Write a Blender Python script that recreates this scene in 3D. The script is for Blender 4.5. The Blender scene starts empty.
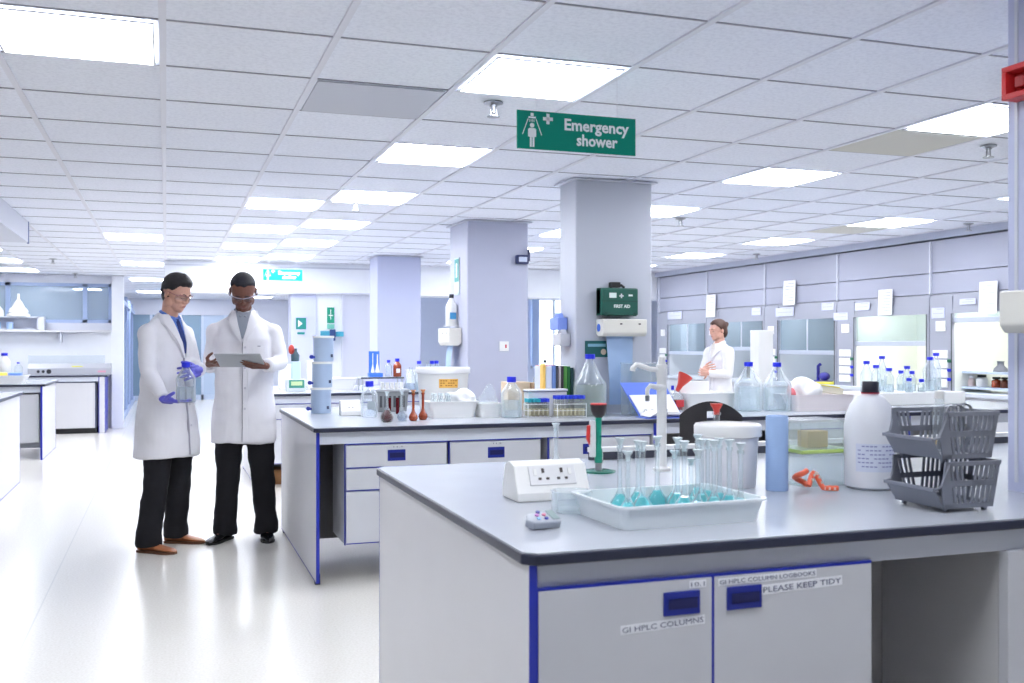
import bpy, bmesh, math, random
from mathutils import Vector, Matrix, Euler
random.seed(7)
PI = math.pi
sc = bpy.context.scene
COL = sc.collection

# ------------------------------------------------------------------ camera
CAM_H, FPX, YAW, VH = 1.37, 1000.0, math.radians(19.07), 344.5
cam_d = bpy.data.cameras.new('camera')
cam = bpy.data.objects.new('camera', cam_d); COL.objects.link(cam)
cam.location = (0, 0, CAM_H); cam.rotation_euler = (PI/2, 0, -YAW)
cam_d.sensor_fit = 'HORIZONTAL'; cam_d.sensor_width = 36.0
cam_d.lens = FPX/1024*36.0
cam_d.shift_y = (VH-341.5)/1024
cam_d.clip_start = 0.05; cam_d.clip_end = 200
cam_d.dof.use_dof = True; cam_d.dof.focus_distance = 6.2; cam_d.dof.aperture_fstop = 5.0
sc.camera = cam

# ------------------------------------------------------------------ light
world = bpy.data.worlds.new('world'); sc.world = world
world.use_nodes = True
wb = world.node_tree.nodes['Background']
wb.inputs[0].default_value = (0.80, 0.88, 1.0, 1); wb.inputs[1].default_value = 3.0
sc.view_settings.view_transform = 'Standard'; sc.view_settings.look = 'None'
sc.view_settings.gamma = 1; sc.view_settings.use_curve_mapping = False
sc.view_settings.exposure = 1.36
PANEL_STRENGTH = 9.0
sc.cycles.max_bounces = 10; sc.cycles.transparent_max_bounces = 24
sc.cycles.diffuse_bounces = 6; sc.cycles.glossy_bounces = 4; sc.cycles.transmission_bounces = 6
sc.cycles.use_denoising = True
sc.cycles.caustics_reflective = False; sc.cycles.caustics_refractive = False
sc.cycles.sample_clamp_indirect = 3.0; sc.cycles.sample_clamp_direct = 12.0; sc.cycles.seed = 11

S_, C_ = math.sin(YAW), math.cos(YAW)
def at(u, v, z):
    """point at height z that lies on the sight line of pixel (u, v)"""
    d = (CAM_H-z)*FPX/(v-VH); l = (u-512)/FPX*d
    return d*S_+l*C_, d*C_-l*S_
def atY(u, Y):
    k = (u-512)/FPX; d = Y/(C_-k*S_); return d*(S_+k*C_)

# ------------------------------------------------------------------ materials
def lin(c):
    return tuple(((x/255)/12.92 if x/255 <= .04045 else ((x/255+.055)/1.055)**2.4) for x in c)
_M = {}
def M(name, rgb, rough=.5, metal=0., var=.0, scale=8., bump=0., bscale=60., emit=0., spec=.5, coat=0., trans=None):
    if name in _M: return _M[name]
    m = bpy.data.materials.new(name); m.use_nodes = True
    nt = m.node_tree; N = nt.nodes; L = nt.links
    p = N['Principled BSDF']
    c = lin(rgb)
    p.inputs['Base Color'].default_value = (*c, 1)
    p.inputs['Roughness'].default_value = rough; p.inputs['Metallic'].default_value = metal
    p.inputs['Specular IOR Level'].default_value = spec
    p.inputs['Coat Weight'].default_value = coat
    tc = N.new('ShaderNodeTexCoord')
    if var:
        n = N.new('ShaderNodeTexNoise'); n.inputs['Scale'].default_value = scale; n.inputs['Detail'].default_value = 3
        L.new(tc.outputs['Object'], n.inputs['Vector'])
        r = N.new('ShaderNodeMapRange'); r.inputs[1].default_value = .3; r.inputs[2].default_value = .7
        r.inputs[3].default_value = 1-var; r.inputs[4].default_value = 1+var
        L.new(n.outputs['Fac'], r.inputs[0])
        mx = N.new('ShaderNodeVectorMath'); mx.operation = 'SCALE'; mx.inputs[0].default_value = c
        L.new(r.outputs[0], mx.inputs['Scale']); L.new(mx.outputs[0], p.inputs['Base Color'])
    if bump:
        n2 = N.new('ShaderNodeTexNoise'); n2.inputs['Scale'].default_value = bscale; n2.inputs['Detail'].default_value = 4
        L.new(tc.outputs['Object'], n2.inputs['Vector'])
        b = N.new('ShaderNodeBump'); b.inputs['Strength'].default_value = bump; b.inputs['Distance'].default_value = .01
        L.new(n2.outputs['Fac'], b.inputs['Height']); L.new(b.outputs[0], p.inputs['Normal'])
    if emit:
        p.inputs['Emission Color'].default_value = (*c, 1); p.inputs['Emission Strength'].default_value = emit
    _M[name] = m
    return m
def G(name, rgb, alpha, rough=.08, white=0., fres=1.35, edge=.0):
    """thin clear glass, film or liquid: mostly see-through, fresnel sheen, a little body of its own colour"""
    if name in _M: return _M[name]
    m = bpy.data.materials.new(name); m.use_nodes = True
    nt = m.node_tree; N = nt.nodes; L = nt.links
    for n in list(N): N.remove(n)
    out = N.new('ShaderNodeOutputMaterial')
    tr = N.new('ShaderNodeBsdfTransparent'); tr.inputs[0].default_value = (*lin(rgb), 1)
    df = N.new('ShaderNodeBsdfDiffuse'); df.inputs[0].default_value = (*lin(rgb), 1)
    tl = N.new('ShaderNodeBsdfTranslucent'); tl.inputs[0].default_value = (*lin(rgb), 1)
    ds = N.new('ShaderNodeMixShader'); ds.inputs[0].default_value = .5
    L.new(df.outputs[0], ds.inputs[1]); L.new(tl.outputs[0], ds.inputs[2])
    m1 = N.new('ShaderNodeMixShader')
    lw = N.new('ShaderNodeLayerWeight'); lw.inputs[0].default_value = .35
    mr = N.new('ShaderNodeMapRange'); mr.inputs[3].default_value = alpha; mr.inputs[4].default_value = min(1, alpha+edge)
    L.new(lw.outputs['Facing'], mr.inputs[0]); L.new(mr.outputs[0], m1.inputs[0])
    L.new(tr.outputs[0], m1.inputs[1]); L.new(ds.outputs[0], m1.inputs[2])
    gl = N.new('ShaderNodeBsdfGlossy'); gl.inputs['Roughness'].default_value = rough
    fr = N.new('ShaderNodeFresnel'); fr.inputs[0].default_value = fres
    m2 = N.new('ShaderNodeMixShader')
    ge = N.new('ShaderNodeNewGeometry'); nb = N.new('ShaderNodeMath'); nb.operation = 'SUBTRACT'; nb.inputs[0].default_value = 1
    L.new(ge.outputs['Backfacing'], nb.inputs[1]); mu = N.new('ShaderNodeMath'); mu.operation = 'MULTIPLY'
    L.new(nb.outputs[0], mu.inputs[0]); L.new(fr.outputs[0], mu.inputs[1])
    L.new(mu.outputs[0], m2.inputs[0]); L.new(m1.outputs[0], m2.inputs[1]); L.new(gl.outputs[0], m2.inputs[2])
    L.new(m2.outputs[0], out.inputs[0])
    _M[name] = m
    return m

def floor_mat():
    m = M('vinyl_floor', (228, 226, 222), .13)
    nt = m.node_tree; N = nt.nodes; L = nt.links; p = N['Principled BSDF']
    tc = N.new('ShaderNodeTexCoord')
    n = N.new('ShaderNodeTexNoise'); n.inputs['Scale'].default_value = 90; n.inputs['Detail'].default_value = 3
    L.new(tc.outputs['Object'], n.inputs['Vector'])
    cr = N.new('ShaderNodeValToRGB')
    cr.color_ramp.elements[0].position = .35; cr.color_ramp.elements[0].color = (*lin((226, 222, 214)), 1)
    cr.color_ramp.elements[1].position = .6; cr.color_ramp.elements[1].color = (*lin((236, 233, 227)), 1)
    L.new(n.outputs['Fac'], cr.inputs[0])
    # welded seams every 2 m along the room
    sx = N.new('ShaderNodeSeparateXYZ'); L.new(tc.outputs['Object'], sx.inputs[0])
    md = N.new('ShaderNodeMath'); md.operation = 'PINGPONG'; md.inputs[1].default_value = 1.0
    ad = N.new('ShaderNodeMath'); ad.inputs[1].default_value = .62; L.new(sx.outputs[0], ad.inputs[0]); L.new(ad.outputs[0], md.inputs[0])
    lt = N.new('ShaderNodeMath'); lt.operation = 'LESS_THAN'; lt.inputs[1].default_value = .004
    L.new(md.outputs[0], lt.inputs[0])
    mx = N.new('ShaderNodeMix'); mx.data_type = 'RGBA'; mx.inputs['B'].default_value = (*lin((218, 216, 212)), 1)
    L.new(lt.outputs[0], mx.inputs['Factor']); L.new(cr.outputs[0], mx.inputs['A'])
    L.new(mx.outputs['Result'], p.inputs['Base Color'])
    n3 = N.new('ShaderNodeTexNoise'); n3.inputs['Scale'].default_value = 2.2; n3.inputs['Detail'].default_value = 4
    L.new(tc.outputs['Object'], n3.inputs['Vector'])
    r = N.new('ShaderNodeMapRange'); r.inputs[1].default_value = .3; r.inputs[2].default_value = .7
    r.inputs[3].default_value = .17; r.inputs[4].default_value = .28
    p.inputs['Roughness'].default_value = .21; p.inputs['Specular IOR Level'].default_value = .45
    b = N.new('ShaderNodeBump'); b.inputs['Strength'].default_value = .05; b.inputs['Distance'].default_value = .02
    n4 = N.new('ShaderNodeTexNoise'); n4.inputs['Scale'].default_value = 7
    L.new(tc.outputs['Object'], n4.inputs['Vector']); L.new(n4.outputs['Fac'], b.inputs['Height']); return m
def ceiling_mat():
    """mineral fibre tiles: fissured speckle and the thin dark cross joints every 0.6 m"""
    m = M('ceiling_tile', (222, 222, 226), .9, spec=.1)
    nt = m.node_tree; N = nt.nodes; L = nt.links; p = N['Principled BSDF']
    tc = N.new('ShaderNodeTexCoord')
    n = N.new('ShaderNodeTexNoise'); n.inputs['Scale'].default_value = 55; n.inputs['Detail'].default_value = 5; n.inputs['Roughness'].default_value = .7
    L.new(tc.outputs['Object'], n.inputs['Vector'])
    cr = N.new('ShaderNodeValToRGB')
    cr.color_ramp.elements[0].position = .36; cr.color_ramp.elements[0].color = (*lin((230, 233, 243)), 1)
    cr.color_ramp.elements[1].position = .56; cr.color_ramp.elements[1].color = (*lin((241, 244, 253)), 1)
    L.new(n.outputs['Fac'], cr.inputs[0])
    L.new(cr.outputs[0], p.inputs['Base Color'])
    b = N.new('ShaderNodeBump'); b.inputs['Strength'].default_value = .35; b.inputs['Distance'].default_value = .004
    L.new(n.outputs['Fac'], b.inputs['Height']); L.new(b.outputs[0], p.inputs['Normal'])
    return m

WHITE = M('white_laminate', (214, 214, 219), .35, var=.015, scale=3)
GREYP = M('grey_door_laminate', (202, 204, 211), .4, var=.02, scale=4)
GREYR = M('grey_rail_laminate', (204, 209, 221), .4, var=.02, scale=4)
TOPM = M('worktop_laminate', (180, 184, 193), .22, var=.02, scale=5, bump=.02, bscale=200)
EDGE = M('charcoal_worktop_edge', (44, 48, 68), .35)
BLUE = M('blue_edging', (32, 48, 168), .4)
BLUEH = M('blue_handle_plastic', (22, 38, 140), .4)
BLUED = M('dark_blue_recess', (10, 18, 84), .5)
WALLM = M('wall_paint', (214, 217, 228), .6, var=.01, bump=.03, bscale=120)
WALLW = M('white_wall_paint', (235, 238, 245), .6, var=.01)
PILM = M('pillar_cladding', (187, 191, 203), .45, var=.012, scale=2)
PILM2 = M('lilac_cladding', (190, 195, 222), .5, var=.012, scale=2)
TRIMM = M('pale_trim', (205, 208, 220), .35)
TBAR = M('ceiling_tee_bar', (224, 225, 234), .4)
STEEL = M('brushed_steel', (170, 172, 176), .3, metal=1)
WPL = M('white_plastic', (236, 236, 234), .35)
CREAM = M('cream_plastic', (226, 224, 216), .4)
PAPER = M('white_paper', (240, 240, 242), .8, var=.02)
BLACKP = M('black_plastic', (26, 26, 30), .4)
DGREY = M('dark_grey_panel', (176, 176, 178), .6, var=.04, scale=2)
CAPB = M('blue_bottle_cap', (36, 48, 214), .35)
GLASS = G('clear_glass', (244, 248, 250), .09, .05, fres=1.45, edge=.6)
GLASST = G('tinted_glass', (226, 234, 238), .06, .05, fres=1.4, edge=.1)
FILM = G('clear_plastic', (246, 249, 250), .10, .2, fres=1.3, edge=.2)
WATER = G('clear_liquid', (238, 243, 245), .22, .05, fres=1.3, edge=.2)
CYAN = G('cyan_liquid', (116, 226, 230), .85, .05, fres=1.3)
AMBER = G('amber_glass', (166, 62, 20), .55, .08, fres=1.5, edge=.3)
BLUEW = G('blue_liquid', (30, 110, 225), .6, .08)
GLOVE = M('nitrile_glove', (92, 92, 196), .45, bump=.2, bscale=60)

# ------------------------------------------------------------------ mesh builder
class MB:
    def __init__(s): s.bm = bmesh.new()
    def box(s, x0, x1, y0, y1, z0, z1, mat=None):
        r = bmesh.ops.create_cube(s.bm, size=1)['verts']
        bmesh.ops.scale(s.bm, vec=(x1-x0, y1-y0, z1-z0), verts=r)
        bmesh.ops.translate(s.bm, vec=((x0+x1)/2, (y0+y1)/2, (z0+z1)/2), verts=r)
        if mat is not None: bmesh.ops.transform(s.bm, matrix=mat, verts=r)
        return s
    def lathe(s, prof, c=(0, 0, 0), seg=24, sx=1., sy=1., mat=None):
        rings = []; T = mat or Matrix()
        for r, z in prof:
            if r < 1e-5: rings.append([s.bm.verts.new(T @ Vector((c[0], c[1], c[2]+z)))])
            else: rings.append([s.bm.verts.new(T @ Vector((c[0]+r*sx*math.cos(2*PI*i/seg), c[1]+r*sy*math.sin(2*PI*i/seg), c[2]+z))) for i in range(seg)])
        for a, b in zip(rings, rings[1:]):
            for i in range(seg):
                j = (i+1) % seg
                if len(a) == 1 and len(b) == 1: continue
                if len(a) == 1: s.bm.faces.new((a[0], b[i], b[j]))
                elif len(b) == 1: s.bm.faces.new((a[i], b[0], a[j]))
                else: s.bm.faces.new((a[i], b[i], b[j], a[j]))
        for rg in (rings[0], rings[-1]):
            if len(rg) > 1:
                try: s.bm.faces.new(rg)
                except ValueError: pass
        return s
    def cyl(s, c, r, h, r2=None, seg=24, mat=None):
        return s.lathe([(r, 0), (r if r2 is None else r2, h)], c, seg, mat=mat)
    def tube(s, pts, r, seg=10, caps=True):
        pts = [Vector(p) for p in pts]; n = len(pts)
        rr = r if isinstance(r, (list, tuple)) else [r]*n
        prev = None; rings = []
        for i, p in enumerate(pts):
            t = (pts[min(i+1, n-1)]-pts[max(i-1, 0)]).normalized()
            if prev is None: a = t.orthogonal().normalized()
            else: a = (prev-t*prev.dot(t)).normalized()
            prev = a; b = t.cross(a)
            rings.append([s.bm.verts.new(p+(a*math.cos(2*PI*k/seg)+b*math.sin(2*PI*k/seg))*rr[i]) for k in range(seg)])
        for A, B in zip(rings, rings[1:]):
            for k in range(seg): s.bm.faces.new((A[k], A[(k+1) % seg], B[(k+1) % seg], B[k]))
        if caps: s.bm.faces.new(rings[0][::-1]); s.bm.faces.new(rings[-1])
        return s
    def ell(s, c, r, rot=None, seg=16, ringc=10):
        v = bmesh.ops.create_uvsphere(s.bm, u_segments=seg, v_segments=ringc, radius=1)['verts']
        T = Matrix.Translation(c) @ (rot.to_matrix().to_4x4() if rot else Matrix()) @ Matrix.Diagonal((*((r, r, r) if isinstance(r, (int, float)) else r), 1))
        bmesh.ops.transform(s.bm, matrix=T, verts=v); return s
    def caps(s, a, b, ra, rb, seg=12):
        a, b = Vector(a), Vector(b); L = (b-a).length
        if L < 1e-5: return s
        t = (b-a)/L; pts = []; rr = []
        for k in (0, .35, .7): th = (1-k)*PI/2; pts.append(a-t*ra*math.sin(th)*.999); rr.append(max(ra*math.cos(th), ra*.08))
        pts.append(a); rr.append(ra); pts.append(b); rr.append(rb)
        for k in (.3, .65, 1): th = k*PI/2; pts.append(b+t*rb*math.sin(th)*.999); rr.append(max(rb*math.cos(th), rb*.08))
        return s.tube(pts, rr, seg)
    def prism(s, poly, h, mat):
        """poly in local xy, extruded along local z by h, placed by mat"""
        a = [s.bm.verts.new(mat @ Vector((x, y, 0))) for x, y in poly]
        b = [s.bm.verts.new(mat @ Vector((x, y, h))) for x, y in poly]
        s.bm.faces.new(a[::-1]); s.bm.faces.new(b); n = len(poly)
        for i in range(n): s.bm.faces.new((a[i], a[(i+1) % n], b[(i+1) % n], b[i]))
        return s
    def loft(s, rings, caps=True):
        R = [[s.bm.verts.new(p) for p in r] for r in rings]
        n = len(R[0])
        for A, B in zip(R, R[1:]):
            for k in range(n): s.bm.faces.new((A[k], A[(k+1) % n], B[(k+1) % n], B[k]))
        if caps: s.bm.faces.new(R[0][::-1]); s.bm.faces.new(R[-1])
        return s
    def build(s, name, mat, parent=None, bevel=0, smooth=False, loc=None, remesh=0, sm=0, rz=0, open_=False):
        bmesh.ops.recalc_face_normals(s.bm, faces=s.bm.faces)
        me = bpy.data.meshes.new(name); s.bm.to_mesh(me); s.bm.free()
        o = bpy.data.objects.new(name, me); COL.objects.link(o)
        me.materials.append(mat)
        if remesh:
            m = o.modifiers.new('r', 'REMESH'); m.mode = 'VOXEL'; m.voxel_size = remesh; m.use_smooth_shade = True
            if sm:
                k = o.modifiers.new('s', 'SMOOTH'); k.factor = .5; k.iterations = sm
            dg = bpy.context.evaluated_depsgraph_get()
            me2 = bpy.data.meshes.new_from_object(o.evaluated_get(dg)); me2.name = name
            o.modifiers.clear(); o.data = me2; bpy.data.meshes.remove(me); me = me2
            if not me.materials: me.materials.append(mat)
            smooth = True
        if bevel:
            b = o.modifiers.new('bevel', 'BEVEL'); b.width = bevel; b.segments = 2; b.limit_method = 'ANGLE'
        if smooth:
            for p in me.polygons: p.use_smooth = True
            if not remesh:
                e = o.modifiers.new('ws', 'WEIGHTED_NORMAL') if bevel else None
                try: me.set_sharp_from_angle(angle=math.radians(50))
                except Exception: pass
        if parent: o.parent = parent
        if loc: o.location = loc
        if rz: o.rotation_euler = (0, 0, rz)
        return o
def tag(o, label=None, cat=None, group=None, kind=None):
    if label: o['label'] = label
    if cat: o['category'] = cat
    if group: o['group'] = group
    if kind: o['kind'] = kind
    return o
def empty(name, loc=(0, 0, 0), rz=0, label=None, cat=None, group=None):
    o = bpy.data.objects.new(name, None); COL.objects.link(o); o.empty_display_size = .05
    o.location = loc; o.rotation_euler = (0, 0, rz)
    return tag(o, label, cat, group)
def struct(name, mb, mat, **k): return tag(mb.build(name, mat, **k), kind='structure')
def dup(root, loc, rz=None, label=None, group=None, scale=None):
    r = root.copy(); COL.objects.link(r); r.location = loc
    if rz is not None: r.rotation_euler = (0, 0, rz)
    if scale: r.scale = scale
    if label: r['label'] = label
    if group: r['group'] = group
    for ch in list(root.children):
        c = ch.copy(); COL.objects.link(c); c.parent = r
        for g in list(ch.children):
            d = g.copy(); COL.objects.link(d); d.parent = c
    return r
def text_part(name, s, size, mat, parent, loc, rot, depth=.0006, width=None, bold=0.):
    """lettering as a flat mesh part"""
    cu = bpy.data.curves.new(name, 'FONT'); cu.body = s; cu.size = size; cu.extrude = depth; cu.align_x = 'LEFT'; cu.offset = bold
    cu.resolution_u = 2
    t = bpy.data.objects.new(name, cu); COL.objects.link(t)
    dg = bpy.context.evaluated_depsgraph_get()
    me = bpy.data.meshes.new_from_object(t.evaluated_get(dg)); bpy.data.objects.remove(t)
    if width:
        xs = [v.co.x for v in me.vertices]; k = width/(max(xs)-min(xs)); x0 = min(xs)
        for v in me.vertices: v.co.x = (v.co.x-x0)*k
    o = bpy.data.objects.new(name, me); COL.objects.link(o); me.materials.clear(); me.materials.append(mat)
    o.parent = parent; o.location = loc; o.rotation_euler = rot
    return o
FRONT = (PI/2, 0, 0)      # lettering that faces -Y

# ================================================================== ROOM
CZ = 2.49
TS = .6; TX0, TY0 = -.013, 3.66
def cell(i, j): return TX0+i*TS, TY0+j*TS
struct('floor', MB().box(-7.5, 8.4, -4, 16.65, -.05, 0).box(-7.5, 3.4, 16.65, 27, -.05, 0), floor_mat())
cm = MB(); cm.box(-7.5, 8.4, -4, 16.65, CZ+.004, CZ+.06).box(-7.5, 3.4, 16.65, 27, CZ+.004, CZ+.06)
struct('ceiling', cm, ceiling_mat())
# tee bars: wide ones along the room, thin dark joints across it
mb = MB()
for i in range(-12, 15):
    x = TX0+i*TS; mb.box(x-.013, x+.013, -4, 27 if x < 3.4 else 16.5, CZ-.004, CZ+.004)
struct('trim_1', mb, TBAR)
mb = MB()
for j in range(-12, 39):
    y = TY0+j*TS; mb.box(-7.5, 8.4 if y < 16.5 else 3.4, y-.0045, y+.0045, CZ+.0005, CZ+.0045)
struct('trim_2', mb, M('joint_grey', (150, 150, 160), .6))
struct('wall_left', MB().box(-7.6, -7.5, -4, 27, 0, CZ), WALLM)
struct('wall_front', MB().box(-7.5, 8.4, -4.1, -4, 0, CZ), WALLM)
struct('wall_right', MB().box(8.3, 8.4, -4, 16.65, 0, CZ), WALLM)
struct('wall_side', MB().box(3.4, 3.5, 16.65, 27, 0, CZ), WALLM)
# far end wall with glazed openings
mb = MB(); FY = 26.0
mb.box(-7.5, -.9, FY, FY+.15, 0, CZ); mb.box(1.9, 3.4, FY, FY+.15, 0, CZ); mb.box(-.9, 1.9, FY, FY+.15, 2.1, CZ)
struct('wall_back', mb, WALLM)
mb = MB()
for x in (-.9, -.35, .25, .85, 1.4, 1.86): mb.box(x-.03, x+.03, FY+.02, FY+.1, 0, 2.1)
mb.box(-.9, 1.9, FY+.02, FY+.1, 0, .12)
w = struct('window_1', mb, M('pale_frame', (200, 212, 230), .4))
struct('door_1', MB().box(-.9, .85, FY+.05, FY+.06, .1, 2.1), M('teal_dark_glass', (134, 160, 182), .15), parent=None)
struct('door_2', MB().box(.85, 1.9, FY+.05, FY+.06, .1, 2.1), M('pale_glass_door', (190, 206, 226), .2))

# dropped bulkhead and the wall bay under it
struct('beam', MB().box(-.02, 8.3, 14.0, 14.5, 2.07, CZ), WALLW)
mb = MB(); mb.box(1.63, 1.97, 14.05, 14.4, 0, 2.07)
struct('partition', mb, PILM2)
struct('partition.001', MB().box(1.97, 2.33, 14.1, 14.35, 0, 2.07), WALLW)
struct('partition.002', MB().box(2.33, 3.4, 14.05, 14.35, 0, 2.07), M('grey_lilac_panel', (196, 199, 214), .5))
struct('trim_3', MB().box(1.0, 3.4, 13.985, 14.0, 2.07, 2.09).box(2.32, 2.345, 14.03, 14.05, 0, 2.07).box(-.02, 3.4, 13.985, 14.0, 2.42, 2.44), TRIMM)
# end wall on the window side, with two tall windows
EW = 16.5
mb = MB(); wins = ((5.0, 5.5), (6.05, 6.95)); zb, zt = .95, 2.2
mb.box(3.4, 8.3, EW, EW+.15, 0, zb); mb.box(3.4, 8.3, EW, EW+.15, zt, CZ)
xs = [3.4]+[x for w_ in wins for x in w_]+[8.3]
for a, b in zip(xs[::2], xs[1::2]): mb.box(a, b, EW, EW+.15, zb, zt)
struct('wall_end', mb, M('pale_blue_wall', (196, 206, 230), .6))
for k, (a, b) in enumerate(wins):
    f = MB(); f.box(a, a+.05, EW+.02, EW+.1, zb, zt).box(b-.05, b, EW+.02, EW+.1, zb, zt).box(a, b, EW+.02, EW+.1, zb, zb+.05).box(a, b, EW+.02, EW+.1, zt-.05, zt).box((a+b)/2-.02, (a+b)/2+.02, EW+.02, EW+.1, zb, zt)
    fo = struct('window_%d' % (k+2), f, M('window_frame_white', (225, 230, 240), .4))
    MB().box(a+.05, b-.05, EW+.055, EW+.061, zb+.05, zt-.05).build('pane', GLASS, fo)
# partition with a clerestory on the corridor's other side
PY = 17.6
mb = MB(); mb.box(-7.5, -.72, PY, PY+.12, 0, 1.72).box(-7.5, -.72, PY, PY+.12, 2.36, CZ)
struct('partition.003', mb, WALLM)
f = MB()
for x in (-7.45, -5.6, -3.95, -2.38, -1.25, -.86): f.box(x-.035, x+.035, PY+.02, PY+.1, 1.72, 2.36)
f.box(-7.5, -.82, PY+.02, PY+.1, 1.72, 1.77).box(-7.5, -.82, PY+.02, PY+.1, 2.31, 2.36)
fo = struct('window_4', f, M('blue_grey_frame', (166, 184, 218), .4))
MB().box(-7.45, -.85, PY+.055, PY+.06, 1.76, 2.32).build('pane', G('clerestory_glass', (214, 224, 232), .40, .05, fres=1.45), fo)
struct('pillar.003', MB().box(-.84, -.66, PY-.12, PY+.14, 0, CZ), WALLW)
# glazed corridor side
f = MB()
for y in (19.2, 21, 22.8, 24.6): f.box(-.8, -.72, y-.03, y+.03, 0, 2.3)
f.box(-.8, -.72, PY+.14, FY, 2.1, 2.18).box(-.8, -.72, PY+.14, FY, 0, .1)
fo = struct('window_5', f, M('blue_grey_frame', (166, 184, 218), .4))
MB().box(-.765, -.755, PY+.14, FY, .1, 2.1).build('pane', G('corridor_glass', (206, 216, 234), .25, .05, fres=1.5), fo)
# dropped duct casing on the corridor side
struct('beam.001', MB().box(-2.6, -1.19, -4, 10.08, 2.30, CZ), WALLM)
struct('trim_4', MB().box(-1.2, -1.185, 10.05, 10.085, 2.29, CZ), M('slate_trim', (110, 124, 170), .5))

# pillars
def pillar(name, x0, x1, y0, y1, mat):
    struct(name, MB().box(x0, x1, y0, y1, 0, CZ), mat, bevel=.012)
    struct('trim_5', MB().box(x0-.03, x1+.03, y0-.03, y1+.03, CZ-.012, CZ-.004), TRIMM)
pillar('pillar', 2.60, 3.17, 6.21, 6.50, PILM)
pillar('pillar.001', 2.55, 3.13, 8.60, 9.18, M('pillar_cladding_2', (181, 184, 203), .45, var=.01))
pillar('pillar.002', 2.50, 3.06, 12.40, 12.9, PILM2)
struct('pillar.004', MB().box(2.567, 3.14, 2.24, 2.53, 0, CZ), PILM2, bevel=.006)
struct('trim_6', MB().box(2.5625, 2.567, 2.485, 2.497, .93, CZ), TRIMM)

# ------------------------------------------------------------------ ceiling fittings
def light_builder(w, label, strength=PANEL_STRENGTH):
    r = empty('ceiling_light', label=label, cat='ceiling light', group='square ceiling light panels')
    f = MB(); h = w/2
    f.box(-h, h, -h, -h+.008, -.007, .0).box(-h, h, h-.008, h, -.007, 0).box(-h, -h+.008, -h+.008, h-.008, -.007, 0).box(h-.008, h, -h+.008, h-.008, -.007, 0)
    f.build('frame', M('light_frame', (225, 226, 230), .4), r)
    MB().box(-h+.008, h-.008, -h+.008, h-.008, -.006, -.001).build('diffuser', M('light_diffuser', (247, 250, 255), .5, emit=strength), r)
    return r
lights = [(-1, 0, 'large bright ceiling panel cut by the top corner above the wide aisle'),
 (2, 0, 'bright square ceiling panel just above the near hanging shower sign'),
 (2, 3, 'ceiling panel in line beyond the one above the near shower sign'),
 (2, 6, 'third ceiling panel in the row running from above the shower sign'),
 (2, 9, 'fourth ceiling panel in the row over the bench ends'),
 (2, 12, 'fifth ceiling panel in the row over the bench ends'),
 (2, 15, 'last and smallest ceiling panel of the row, near the beam and small sign'),
 (6, 0, 'big bright ceiling panel beside the red sounder and pillar'),
 (6, 3, 'ceiling panel over the fume hood aisle, one beyond the cream tile'),
 (6, 6, 'ceiling panel touching the edge of the first aid pillar top'),
 (6, 9, 'ceiling panel seen between the two grey pillars'),
 (6, 12, 'ceiling panel low between the grey pillars, beyond the first one'),
 (6, 15, 'ceiling panel close to the far beam between the lilac and grey pillar'),
 (10, 3, 'ceiling panel sliver next to the nearest pillar edge above the hoods'),
 (10, 6, 'ceiling panel beside the cream ceiling tile close to the hood fronts'),
 (10, 9, 'ceiling panel near the hoods, above the blurred woman side'),
 (10, 12, 'smaller ceiling panel near the furthest hoods'),
 (10, 15, 'smallest ceiling panel past the furthest hood'),
 (-1, 12, 'ceiling panel above the head of the man in the blue shirt, nearest of three'),
 (-1, 18, 'ceiling panel above the blue shirt man, middle of three thin strips'),
 (-1, 24, 'thinnest ceiling strip over the corridor above the blue shirt man'),
 (-4, 15, 'ceiling panel over the shelf unit, cut by the picture edge'),
 (-4, 18, 'nearest whole ceiling strip over the shelf unit'),
 (-4, 21, 'second whole ceiling strip over the shelf unit'),
 (-4, 24, 'third ceiling strip over the shelf unit towards the clerestory'),
 (-4, 27, 'thinnest ceiling strip just before the clerestory window'),
 (1, 7, 'glaring ceiling panel beside the long tee bar over the wide aisle'),
 (1, 10, 'glaring ceiling panel beyond the first along the long tee bar'),
 (1, 13, 'glaring ceiling panel nearest the white beam over the aisle'),
 (1, 16, 'added ceiling panel washing the white beam with light'),  # extra panel put in to brighten the beam
 (-1, -4, 'added unseen ceiling panel behind the camera over the aisle'), (2, -4, 'added unseen ceiling panel behind the camera over the near bench'),  # unseen panels behind the camera, added as fill light
 (6, -4, 'added unseen ceiling panel behind the camera near the hoods'), (-5, 3, 'ceiling panel over the side benches out of view'), (-5, 9, 'ceiling panel over the side benches further out of view'),
 (1, 24, 'added ceiling panel deep in the corridor beyond the beam'), (1, 20, 'added ceiling panel just beyond the white beam'), (1, 30, 'added ceiling panel near the far glass doors'), (4, 22, 'added ceiling panel in the space behind the lilac wall bay'), (0, 35, 'added ceiling panel just before the far glass doors'), (3, 34, 'added ceiling panel by the far end wall corner'), (3, 28, 'added ceiling panel beyond the lilac wall bay'), (-1, 31, 'added ceiling strip close to the far glass doors'), (-6, 26, 'ceiling panel inside the room behind the clerestory'), (-3, 30, 'second ceiling panel inside the room behind the clerestory')]  # corridor panels beyond the beam are added to brighten that space
L0 = None
for i, j, lab in lights:
    x, y = cell(i, j); loc = (x+TS/2, y+TS/2, CZ-.001)
    if L0 is None: L0 = light_builder(.545, lab); L0.location = loc
    else: dup(L0, loc, label=lab)
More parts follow.
